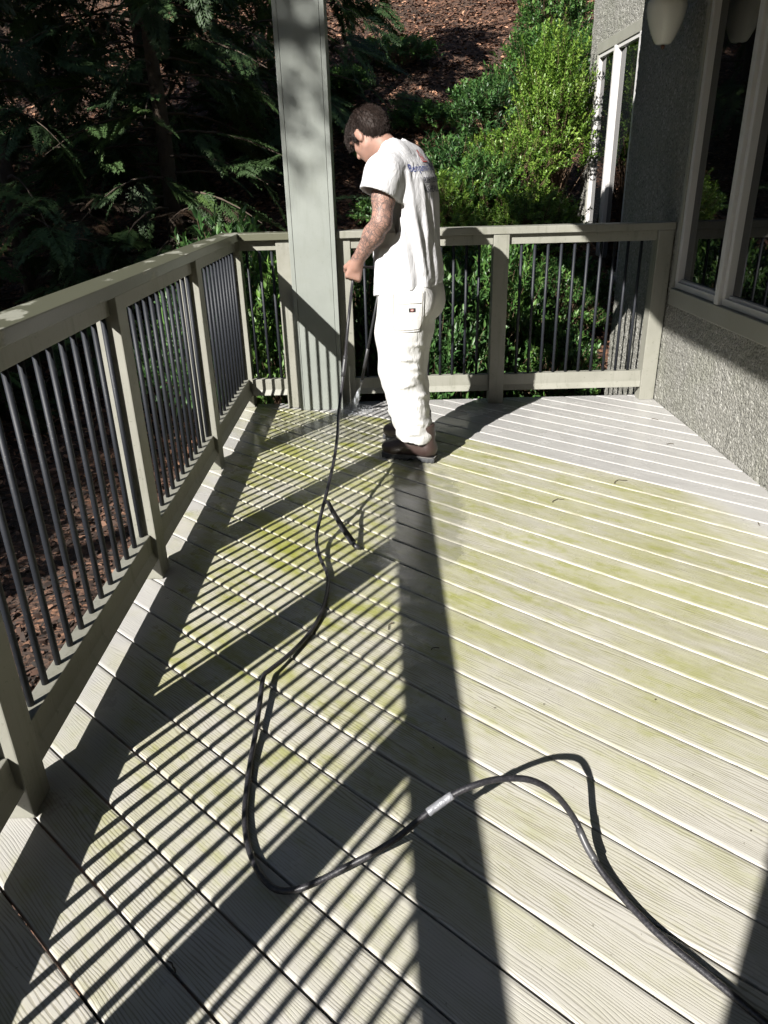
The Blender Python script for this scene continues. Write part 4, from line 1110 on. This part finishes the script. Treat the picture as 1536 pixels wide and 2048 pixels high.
hollow_z = np.where((ZZ < hem + 0.10) | ((slx > -0.10) & (YY > 0.15)) | ((slx2 > -0.10) & (YY < -0.15)), -inner, -1.0)
fs.D = np.maximum(fs.D, hollow_z)
# neck opening
fs.D = np.maximum(fs.D, 0.074 - np.sqrt((XX - 0.062) ** 2 + YY ** 2 + ((ZZ - 1.638) * 1.0) ** 2))
me, Vs_, Fs_ = fs.mesh('shirt', M_SHIRT, 1)
shirt = link('shirt', me, person)
# collar rib
cpts = []
for a in np.linspace(0, 2 * math.pi, 40, endpoint=False):
    cpts.append((0.050 + 0.070 * math.cos(a), 0.076 * math.sin(a), 1.598 - 0.045 * math.cos(a)))
cpts.append(cpts[0])

# trousers
fp = Field((-0.32, -0.36, 0.085), (0.28, 0.32, 1.06), 0.0068)
fp.ell((-0.035, 0.0, 0.93), (0.150, 0.178, 0.17), 0.0)
fp.chain([(-0.030, 0.085, 0.90), (-0.028, 0.105, 0.70), (-0.030, 0.118, 0.50), (-0.072, 0.116, 0.30), (-0.112, 0.112, 0.14)], [0.130, 0.134, 0.116, 0.106, 0.104], 0.03)
fp.chain([(-0.020, -0.085, 0.90), (0.010, -0.115, 0.70), (0.045, -0.145, 0.50), (0.030, -0.160, 0.30), (0.012, -0.165, 0.15)], [0.128, 0.128, 0.112, 0.102, 0.092], 0.02)
fp.ell((-0.125, 0.085, 0.86), (0.075, 0.085, 0.105), 0.05)
fp.ell((-0.125, -0.085, 0.86), (0.075, 0.085, 0.105), 0.05)
for a, b, ra, rb in (((-0.14, 0.06, 0.74), (-0.02, 0.21, 0.68), 0.012, 0.010), ((-0.14, 0.10, 0.50), (-0.02, 0.205, 0.46), 0.012, 0.008), ((-0.14, 0.14, 0.60), (-0.12, 0.17, 0.52), 0.014, 0.012),
                     ((-0.145, 0.10, 0.41), (-0.06, 0.195, 0.36), 0.014, 0.010), ((-0.15, 0.09, 0.33), (-0.06, 0.195, 0.29), 0.014, 0.010), ((-0.165, 0.09, 0.25), (-0.06, 0.195, 0.215), 0.014, 0.012),
                     ((-0.185, 0.13, 0.165), (-0.04, 0.175, 0.145), 0.018, 0.014), ((-0.19, 0.06, 0.145), (-0.18, 0.15, 0.135), 0.018, 0.018), ((0.05, 0.18, 0.80), (0.02, 0.215, 0.62), 0.012, 0.010)):
    fp.cone(a, b, ra, rb, 0.011)
gw = np.random.default_rng(77)
LZ = np.array([0.14, 0.30, 0.50, 0.70, 0.90]); LX = np.array([-0.112, -0.072, -0.030, -0.028, -0.030]); LY = np.array([0.112, 0.116, 0.118, 0.105, 0.085]); LR = np.array([0.104, 0.106, 0.116, 0.134, 0.130])
for zc_ in (0.66, 0.585, 0.535, 0.485, 0.43, 0.385, 0.335, 0.29, 0.245, 0.205, 0.17):
    a0_ = math.radians(gw.uniform(85, 135)); a1_ = a0_ + math.radians(gw.uniform(45, 95)); tl = gw.uniform(-0.045, 0.03); pts_ = []
    for q in np.linspace(0, 1, 6):
        a_ = a0_ + (a1_ - a0_) * q; z_ = zc_ + tl * q + 0.012 * math.sin(q * 3.1)
        r_ = np.interp(z_, LZ, LR) - 0.001; pts_.append((np.interp(z_, LZ, LX) + r_ * math.cos(a_), np.interp(z_, LZ, LY) + r_ * math.sin(a_), z_))
    fp.chain(pts_, [0.003, 0.008, 0.011, 0.011, 0.008, 0.003], 0.010)
def pfold(X, Y, Z):
    low = np.clip((0.52 - Z) * 3.5, 0, 1)
    f = 0.0042 * low * np.sin(74 * Z + 22 * X + 3.5 * np.sin(16 * Y) + 2 * np.sin(26 * X))
    f = f + 0.0020 * np.sin(26 * X + 24 * Y + 18 * Z + 2 * np.sin(14 * Z)) + 0.0010 * np.sin(48 * Z + 40 * X - 30 * Y) * np.sin(36 * X)
    return f
fp.disp(pfold)
XX, YY, ZZ = np.meshgrid(*fp.ax, indexing='ij'); solid = fp.D.copy()
hemp = 0.122 + 0.10 * (XX + 0.16) * (YY > -0.03) + 0.006 * np.sin(40 * XX + 30 * YY)
fp.D = np.maximum(fp.D, hemp - ZZ); fp.D = np.maximum(fp.D, ZZ - 1.04)
fp.D = np.maximum(fp.D, np.where(ZZ < hemp + 0.05, -(solid + 0.016), -1.0))
me, Vp, Fp = fp.mesh('trousers', M_PANTS, 1)
trousers = link('trousers', me, person)

def bvh_of(V, F): return BVHTree.FromPolygons([Vector(v) for v in V], [tuple(int(i) for i in f) for f in F])
bv_p = bvh_of(Vp, Fp); bv_s = bvh_of(Vs_, Fs_)

def project_patch(name, pts2, faces, origin, ux, uy, n_in, bvh, off, mat, parent, thick=0.0):
    """lay a flat 2d mesh on a surface: points origin+ux*a+uy*b cast along n_in"""
    ux, uy, n_in = Vector(ux).normalized(), Vector(uy).normalized(), Vector(n_in).normalized(); V = []; last = 0.2
    for a, b in pts2:
        p = Vector(origin) + ux * a + uy * b
        h = bvh.ray_cast(p - n_in * 0.4, n_in)
        d = h[3] if h[0] is not None else last
        last = d; V.append(tuple(p - n_in * 0.4 + n_in * (d - off)))
    return link(name, py_mesh(name, V, faces, True), parent, mat)

def grid2(w, h, nx, ny, shape=None):
    P_ = []; F_ = []
    for j in range(ny + 1):
        for i in range(nx + 1):
            a, b = -w / 2 + w * i / nx, -h / 2 + h * j / ny
            if shape: a, b = shape(a, b)
            P_.append((a, b))
    for j in range(ny):
        for i in range(nx):
            k = j * (nx + 1) + i; F_.append((k, k + 1, k + nx + 2, k + nx + 1))
    return P_, F_
# back pocket on his left seat, tapering to rounded lower corners
pn = Vector((0.50, -0.866, 0.0)); pux = Vector((0.866, 0.50, 0.0)); puy = Vector((0.0, 0.0, 1.0))
def pk(a, b):
    k = np.clip((-b - 0.055) / 0.04, 0, 1); return a * (1 - 0.22 * k * k) - 0.06 * b, b + 0.0
P2, F2 = grid2(0.165, 0.200, 14, 14, pk)
pc = (-0.080, 0.150, 0.832)
project_patch('back_pocket', P2, F2, pc, pux, puy, pn, bv_p, 0.0065, M_PANTS, trousers)
M_STITCH = simple('pocket_stitching', (0.20, 0.19, 0.165), 0.9)
def stitch(path, name='stitching', r=0.0016):
    V = []
    for a, b in path:
        p = Vector(pc) + pux.normalized() * a + puy * b; h = bv_p.ray_cast(p - pn.normalized() * 0.4, pn.normalized())
        d = h[3] if h[0] is not None else 0.4
        V.append(tuple(p - pn.normalized() * 0.4 + pn.normalized() * (d - 0.0078)))
    tube(name, V, r, M_STITCH, trousers, 5)
edge = [pk(-0.074, b) for b in np.linspace(0.088, -0.086, 14)] + [pk(a, -0.090) for a in np.linspace(-0.074, 0.074, 10)] + [pk(0.074, b) for b in np.linspace(-0.086, 0.088, 14)]
stitch(edge); stitch([pk(a, 0.040) for a in np.linspace(-0.068, 0.068, 10)])
M_TAG = simple('black_woven_tag', (0.012, 0.012, 0.014), 0.7); M_TAGRED = simple('red_tag_oval', (0.30, 0.10, 0.085), 0.7); M_TAGPALE = simple('pale_tag_mark', (0.45, 0.42, 0.40), 0.7)
P2, F2 = grid2(0.034, 0.019, 6, 4)
tg = project_patch('pocket_tag', [(a - 0.022, b + 0.008) for a, b in P2], F2, pc, pux, puy, pn, bv_p, 0.0088, M_TAG, trousers)
el_ = [(0, 0)] + [(0.0095 * math.cos(t), 0.0062 * math.sin(t)) for t in np.linspace(0, 2 * math.pi, 18, endpoint=False)]
ef = [(0, i, i % 18 + 1) for i in range(1, 19)]
project_patch('tag_oval', [(a - 0.022, b + 0.008) for a, b in el_], ef, pc, pux, puy, pn, bv_p, 0.0098, M_TAGRED, trousers)
project_patch('tag_bar', [(a * 0.62 - 0.022, b * 0.35 + 0.008) for a, b in el_], ef, pc, pux, puy, pn, bv_p, 0.0106, M_TAGPALE, trousers)
# hammer loop hanging under the pocket
tube('tool_loop', [(-0.02, 0.232, 0.74), (0.0, 0.236, 0.71), (0.02, 0.230, 0.735)], 0.006, M_PANTS, trousers, 6)

# printing on the back of the shirt: letters laid on the cloth
M_BLUE = simple('blue_shirt_print', (0.05, 0.07, 0.25), 0.8); M_NAVY = simple('navy_shirt_print', (0.02, 0.022, 0.06), 0.8); M_RED = simple('red_shirt_print', (0.45, 0.06, 0.05), 0.8)
sn = Vector((0.97, -0.18, -0.08)).normalized(); sux = Vector((0.18, -0.97, 0.0)).normalized(); suy = Vector((0, 0, 1))
def print_text(txt, size, cx, cz, mat, name):
    cu = bpy.data.curves.new('t', 'FONT'); cu.body = txt; cu.size = size; cu.align_x = 'CENTER'; cu.resolution_u = 3
    o = bpy.data.objects.new('t', cu); COL.objects.link(o)
    bpy.context.view_layer.update()
    m_ = bpy.data.meshes.new_from_object(o.evaluated_get(bpy.context.evaluated_depsgraph_get()))
    bpy.data.objects.remove(o); bpy.data.curves.remove(cu)
    bm = bmesh.new(); bm.from_mesh(m_); bmesh.ops.triangulate(bm, faces=list(bm.faces))
    bmesh.ops.subdivide_edges(bm, edges=[e for e in bm.edges if e.calc_length() > 0.010], cuts=2, use_grid_fill=False)
    bmesh.ops.triangulate(bm, faces=list(bm.faces))
    P_ = [(v.co.x, v.co.y) for v in bm.verts]; bm.verts.index_update(); F_ = [tuple(v.index for v in f.verts) for f in bm.faces]
    bm.free(); bpy.data.meshes.remove(m_)
    return project_patch(name, P_, F_, (-0.15, cx, cz), sux, suy, sn, bv_s, 0.0022, mat, shirt)
print_text('Benjamin Moore', 0.050, 0.010, 1.484, M_BLUE, 'printed_name')
print_text('828 225 65', 0.040, 0.000, 1.428, M_NAVY, 'printed_number')
print_text('ASHEVILLE', 0.042, 0.000, 1.385, M_NAVY, 'printed_town')
# red triangle mark above the name
tri = []; tf = []
def bar(x0, y0, x1, y1, w):
    n_ = 8; dx, dy = x1 - x0, y1 - y0; l = math.hypot(dx, dy); ox, oy = -dy / l * w / 2, dx / l * w / 2; k = len(tri)
    for i in range(n_ + 1):
        t_ = i / n_; tri.append((x0 + dx * t_ + ox, y0 + dy * t_ + oy)); tri.append((x0 + dx * t_ - ox, y0 + dy * t_ - oy))
    for i in range(n_): tf.append((k + 2 * i, k + 2 * i + 1, k + 2 * i + 3, k + 2 * i + 2))
bar(-0.034, 0, 0.034, 0, 0.006); bar(-0.034, 0, 0.0, 0.056, 0.006); bar(0.0, 0.056, 0.034, 0, 0.006); bar(-0.012, 0.004, -0.004, 0.026, 0.005); bar(-0.004, 0.026, 0.004, 0.010, 0.005); bar(0.004, 0.010, 0.012, 0.022, 0.005)
project_patch('printed_triangle', tri, tf, (-0.15, -0.004, 1.528), sux, suy, sn, bv_s, 0.0022, M_RED, shirt)

# boots
def boot(dx, dy, rz, label):
    b = empty('boot', (0, 0, 0)); b.parent = person; b['label'] = label
    f = Field((-0.26, -0.09, 0.0), (0.14, 0.09, 0.24), 0.0055)
    f.chain([(-0.165, 0, 0.072), (-0.06, 0, 0.075), (0.035, 0.004, 0.055), (0.075, 0.002, 0.046)], [0.046, 0.047, 0.046, 0.036], 0.02)
    f.chain([(-0.155, 0, 0.08), (-0.145, 0, 0.20)], [0.050, 0.056], 0.03)
    f.cone((-0.10, 0, 0.135), (-0.005, 0, 0.088), 0.048, 0.040, 0.03)
    f.ell((0.055, 0.002, 0.062), (0.058, 0.046, 0.036), 0.02)
    f.cone((-0.10, -0.03, 0.155), (-0.10, 0.03, 0.155), 0.012, 0.012, 0.01)
    f.disp(lambda X, Y, Z: 0.0015 * np.sin(70 * X + 50 * Z) * np.sin(60 * Y))
    X, Y, Z = np.meshgrid(*f.ax, indexing='ij'); f.D = np.maximum(f.D, 0.028 - Z); f.D = np.maximum(f.D, Z - 0.215)
    m_, _, _ = f.mesh('boot_upper', M_BOOT, 1); up = link('upper', m_, b)
    f = Field((-0.26, -0.09, -0.01), (0.15, 0.09, 0.06), 0.005)
    def sole(X, Y, Z):
        hw = np.interp(X, [-0.22, -0.18, -0.08, 0.03, 0.08, 0.12], [0.030, 0.040, 0.037, 0.047, 0.043, 0.024]); mid = np.interp(X, [-0.2, 0.0, 0.12], [0, 0.002, 0.004])
        d = np.abs(Y - mid) - hw; d = np.maximum(d, np.maximum(-0.212 - X, X - 0.112) + 0.02 * 0); d = np.maximum(d, Z - 0.030)
        arch = np.where((X > -0.13) & (X < -0.055), 0.012 - Z, -1)
        return np.maximum(np.maximum(d, 0.001 - Z), arch)
    f.add(sole, (-0.25, -0.09, -0.01), (0.15, 0.09, 0.06), 0.0)
    f.disp(lambda X, Y, Z: 0.0018 * np.sign(np.sin(X * 230)) * (Z < 0.016))
    m_, _, _ = f.mesh('boot_sole', M_SOLE, 1); link('sole', m_, b)
    loop = [(0.110 * 0 + x, np.interp(x, [-0.22, -0.18, -0.08, 0.03, 0.08, 0.116], [0.028, 0.041, 0.038, 0.048, 0.043, 0.020]), 0.032) for x in np.linspace(-0.208, 0.110, 24)]
    loop = loop + [(x, -y, z) for x, y, z in loop[::-1]]; loop.append(loop[0])
    tube('welt', loop, 0.003, M_WELT, b, 6)
    for i, x in enumerate((-0.075, -0.055, -0.035, -0.015)):
        z = 0.150 - 0.014 * i; tube('lace', [(x, -0.022, z - 0.012), (x + 0.006, 0, z - 0.004), (x, 0.022, z - 0.012)], 0.0028, M_DARK, b, 5)
    b.location = (dx, dy, 0); b.rotation_euler = (0, 0, rz)
    return b
boot(-0.020, 0.110, 0.02, 'near brown boot, lit on its heel')
boot(0.105, -0.165, -0.12, 'far brown boot in shade')
# ------------------------------------------------------------------ hose, wand and spray
M_HOSE = (lambda t: (t.set(Base_Color=t.mix(t.ramp(t.noise(t.coord('Object'), 160, 4, 0.7), [(0.45, 0.0), (0.8, 1.0)]), (0.012, 0.012, 0.015), (0.055, 0.052, 0.056)), Roughness=0.42, Normal=t.bump(t.noise(t.coord('Object'), 220, 2), 0.3, 0.002)), t.m)[1])(NT('black_rubber_hose'))
M_TAPE = simple('silver_tape', (0.17, 0.175, 0.19), 0.45, 0.15, bump=(70, 0.8, 0.006))
M_BAND = simple('worn_hose_patch', (0.05, 0.05, 0.053), 0.4, var=0.4)
M_STEEL = simple('steel_fitting', (0.30, 0.30, 0.32), 0.3, 0.9)
M_PLAST = simple('black_plastic', (0.025, 0.025, 0.027), 0.45)
HOSE = [(-0.1429, 3.8139, 0.968), (-0.1708, 3.8245, 0.8), (-0.1972, 3.8051, 0.6), (-0.219, 3.7359, 0.46), (-0.2341, 3.6244, 0.36), (-0.2352, 3.4838, 0.3), (-0.2461, 3.3044, 0.235), (-0.2645, 3.1255, 0.18), (-0.2817, 3.0017, 0.135), (-0.2995, 2.9003, 0.085), (-0.3047, 2.8245, 0.05), (-0.2824, 2.7051, 0.028), (-0.2439, 2.5786, 0.015), (-0.2385, 2.4284, 0.011), (-0.2556, 2.2714, 0.011), (-0.2915, 2.1456, 0.012), (-0.342, 2.0281, 0.02), (-0.3875, 1.9403, 0.03), (-0.4029, 1.9044, 0.032), (-0.3979, 1.7919, 0.028), (-0.3926, 1.6706, 0.02), (-0.39, 1.5403, 0.012), (-0.3818, 1.4164, 0.011), (-0.3698, 1.3359, 0.011), (-0.3444, 1.2539, 0.011), (-0.3048, 1.1845, 0.012), (-0.2602, 1.1481, 0.014), (-0.1974, 1.1452, 0.03), (-0.1025, 1.1723, 0.06), (-0.0115, 1.1769, 0.12), (0.0794, 1.2171, 0.17), (0.1307, 1.2327, 0.2), (0.1817, 1.2427, 0.218), (0.2396, 1.2569, 0.22), (0.3099, 1.2669, 0.205), (0.3723, 1.2754, 0.152), (0.422, 1.2649, 0.08), (0.442, 1.2172, 0.045), (0.4653, 1.1686, 0.022), (0.5048, 1.0931, 0.012), (0.552, 1.0132, 0.011), (0.6254, 0.9184, 0.011), (0.72, 0.79, 0.011), (0.95, 0.45, 0.011), (1.1, 0.0, 0.011)]
pm = person.matrix_basis if False else Matrix.Translation((0.12, 4.06, 0)) @ Matrix.Rotation(math.atan2(0.431, -0.902), 4, 'Z')
gL = pm @ Vector(gripL); gR = pm @ Vector(gripR)
top = [(gR.x, gR.y, gR.z), (gR.x * 0.5 + gL.x * 0.5 - 0.05, gR.y * 0.5 + gL.y * 0.5, 1.02), (gL.x + 0.005, gL.y + 0.04, gL.z + 0.035), (gL.x, gL.y, gL.z), (gL.x - 0.012, gL.y - 0.02, gL.z - 0.06)]
pts = catmull(top + HOSE[1:], 5)
hose = empty('pressure_hose', (0, 0, 0)); tag(hose, 'black rubber pressure washer hose snaking over the deck boards to the man', 'hose')
tube('hose_line', pts, 0.0077, M_HOSE, hose, 10)
H_ = np.array(HOSE)
tube('tape_wrap', catmull(np.vstack([H_[30] * 0.95 + H_[29] * 0.05, H_[30] * 0.7 + H_[31] * 0.3, H_[30] * 0.35 + H_[31] * 0.65, H_[31]]), 4), 0.0100, M_TAPE, hose, 10)
tube('coupling', catmull([H_[2] + (H_[1] - H_[2]) * 0.10, H_[2], H_[2] + (H_[3] - H_[2]) * 0.55], 3), 0.0125, M_PLAST, hose, 10)
tube('repair_band', catmull([H_[36] * 0.7 + H_[37] * 0.3, H_[37], H_[37] * 0.45 + H_[38] * 0.55], 3), 0.0090, M_BAND, hose, 10)
sp = catmull([(-0.279, 2.996, 0.145), (-0.262, 2.995, 0.150), (-0.243, 2.965, 0.125), (-0.194, 2.884, 0.075), (-0.150, 2.830, 0.028)], 5)
# hanging strap: a flat band
w_ = np.linspace(0.006, 0.016, len(sp)); dv = np.gradient(sp, axis=0); sdv = nrm(np.cross(dv, np.array([0.5, -0.6, 0.6])))
V = np.concatenate([sp + sdv * w_[:, None], sp - sdv * w_[:, None], sp + sdv * w_[:, None] + np.array([0.0015, 0.002, 0.002]), sp - sdv * w_[:, None] + np.array([0.0015, 0.002, 0.002])]); n_ = len(sp)
F = []
for i in range(n_ - 1):
    F += [(i, i + 1, n_ + i + 1, n_ + i), (2 * n_ + i, 3 * n_ + i, 3 * n_ + i + 1, 2 * n_ + i + 1), (i, 2 * n_ + i, 2 * n_ + i + 1, i + 1), (n_ + i, n_ + i + 1, 3 * n_ + i + 1, 3 * n_ + i)]
link('strap', py_mesh('strap', V, F, True), hose, M_PLAST)
tube('strap_end', [(-0.152, 2.832, 0.028), (-0.135, 2.815, 0.018), (-0.122, 2.808, 0.013)], [0.010, 0.012, 0.008], M_PLAST, hose, 8)

wand = empty('spray_wand', (0, 0, 0)); tag(wand, 'pressure washer wand pointed at the boards beside the column', 'wand')
nz = Vector((-0.148, 4.72, 0.226)); ga = Vector((gR.x, gR.y, gR.z))
dr = (nz - ga).normalized()
tube('handle', [tuple(ga - dr * 0.10 + Vector((0, 0, 0.02))), tuple(ga), tuple(ga + dr * 0.16)], [0.016, 0.019, 0.014], M_PLAST, wand, 10)
tube('lance', [tuple(ga + dr * 0.15), tuple(nz - dr * 0.16)], [0.0075, 0.0075], M_PLAST, wand, 10)
tube('grip_sleeve', [tuple(nz - dr * 0.30), tuple(nz - dr * 0.05)], [0.0105, 0.0105], M_PLAST, wand, 10)
tube('nozzle', [tuple(nz - dr * 0.05), tuple(nz - dr * 0.02), tuple(nz)], [0.009, 0.010, 0.006], M_STEEL, wand, 10)

def spray_material():
    t = NT('water_spray'); w = t.coord('Object')
    t.set(Base_Color=(0.85, 0.88, 0.92), Roughness=0.25)
    tr = t.node('ShaderNodeBsdfTransparent'); mx = t.node('ShaderNodeMixShader')
    n = t.noise(t.mapping(w, scale=(120, 120, 30)), 1.0, 3)
    t.l.new(t.ramp(n, [(0.35, 0.0), (0.75, 0.30)]), mx.inputs[0])
    t.l.new(tr.outputs[0], mx.inputs[1]); t.l.new(t.b.outputs[0], mx.inputs[2]); t.l.new(mx.outputs[0], t.n['Material Output'].inputs[0])
    return t.m
hit = Vector((-0.213, 4.905, 0.01))
g_ = np.random.default_rng(9); nd = 1600
tt_ = g_.random(nd) ** 0.8; ax_ = np.array(hit - nz); c_ = np.array(nz) + ax_ * tt_[:, None] + g_.normal(size=(nd, 3)) * (0.001 + 0.012 * tt_[:, None])
segs = np.stack([c_, c_ + ax_ * 0.03, c_ + ax_ * 0.06], 1); segs[:, :, 2] = np.maximum(segs[:, :, 2], 0.004)
ns = 700; th_ = g_.uniform(0, 6.283, ns); rr_ = g_.random(ns) ** 0.7 * 0.16; c2_ = np.stack([hit.x + rr_ * np.cos(th_), hit.y - np.abs(rr_ * np.sin(th_)) * 0.9, 0.006 + g_.random(ns) ** 2 * 0.09 * (1 - rr_ / 0.18)], -1)
segs2 = np.stack([c2_, c2_ + np.array([0, 0, 0.0015]), c2_ + np.array([0, 0, 0.003])], 1)
segs = np.concatenate([segs, segs2])
V, F = thin_tubes(segs, 0.0012, 0.0005)
M_DROP = simple('water_droplets', (0.75, 0.78, 0.82), 0.15)
sprayo = empty('water_jet', (0, 0, 0)); tag(sprayo, 'thin white jet of water from the wand nozzle striking the boards', 'water', kind='stuff')
link('droplets', np_mesh('droplets', V, F), sprayo, M_DROP)
tube('jet', [tuple(nz), tuple(nz.lerp(hit, 0.5)), tuple(hit)], [0.004, 0.010, 0.020], spray_material(), sprayo, 12)

# ------------------------------------------------------------------ bits of leaf and twig on the boards
M_BIT = simple('dry_debris', (0.06, 0.045, 0.025), 0.9, var=0.4)
GB = 'bits of twig and leaf lying on the deck boards'
bits = [(1.203, 3.498, 0.085, 0.5, 'small curved twig lying on the washed boundary of the deck'), (0.833, 3.278, 0.075, 0.55, 'thin straight twig on the greenish boards right of the man'),
        (0.001, 2.213, 0.05, 1.2, 'tiny curl of twig among the baluster shadows'), (0.151, 2.07, 0.03, 0.2, 'dark leaf crumb beside the wide railing shadow'),
        (1.733, 4.522, 0.045, -0.8, 'needle lying on the clean boards near the house wall'), (1.665, 2.963, 0.03, 1.4, 'small dark scrap on the boards at the right edge'),
        (-0.462, 0.982, 0.03, 2.3, 'shred of bark lodged in a board gap at lower left'), (1.66, 4.05, 0.04, 0.1, 'pale needle on the clean boards below the window')]
g_ = np.random.default_rng(33)
for x, y, l, a, lab in bits:
    m = 6; t_ = np.linspace(-0.5, 0.5, m); P_ = np.stack([x + l * t_ * math.cos(a) + g_.normal(0, l * 0.05, m), y + l * t_ * math.sin(a) + l * 0.25 * np.cos(t_ * 3.2) + g_.normal(0, l * 0.05, m), np.full(m, 0.005)], -1)
    tag(tube('twig', catmull(P_, 3), 0.0017, M_BIT, None, 5), lab, 'twig', GB)
gx = g_.uniform(-0.85, 1.8, 70); gy = g_.uniform(0.7, 3.9, 70); L_ = g_.uniform(0.004, 0.010, 70)
V, F = leaves(np.stack([gx, gy, np.full(70, 0.0045)], -1), np.stack([np.cos(gx * 50), np.sin(gy * 70), np.full(70, 0.1)], -1), np.tile(np.array([0.1, 0.1, 1.0]), (70, 1)), L_, L_ * 0.6, g_)
tag(link('deck_crumbs', np_mesh('deck_crumbs', V, F), None, M_BIT), 'dark crumbs of leaf scattered over the unwashed boards', 'debris', kind='stuff')
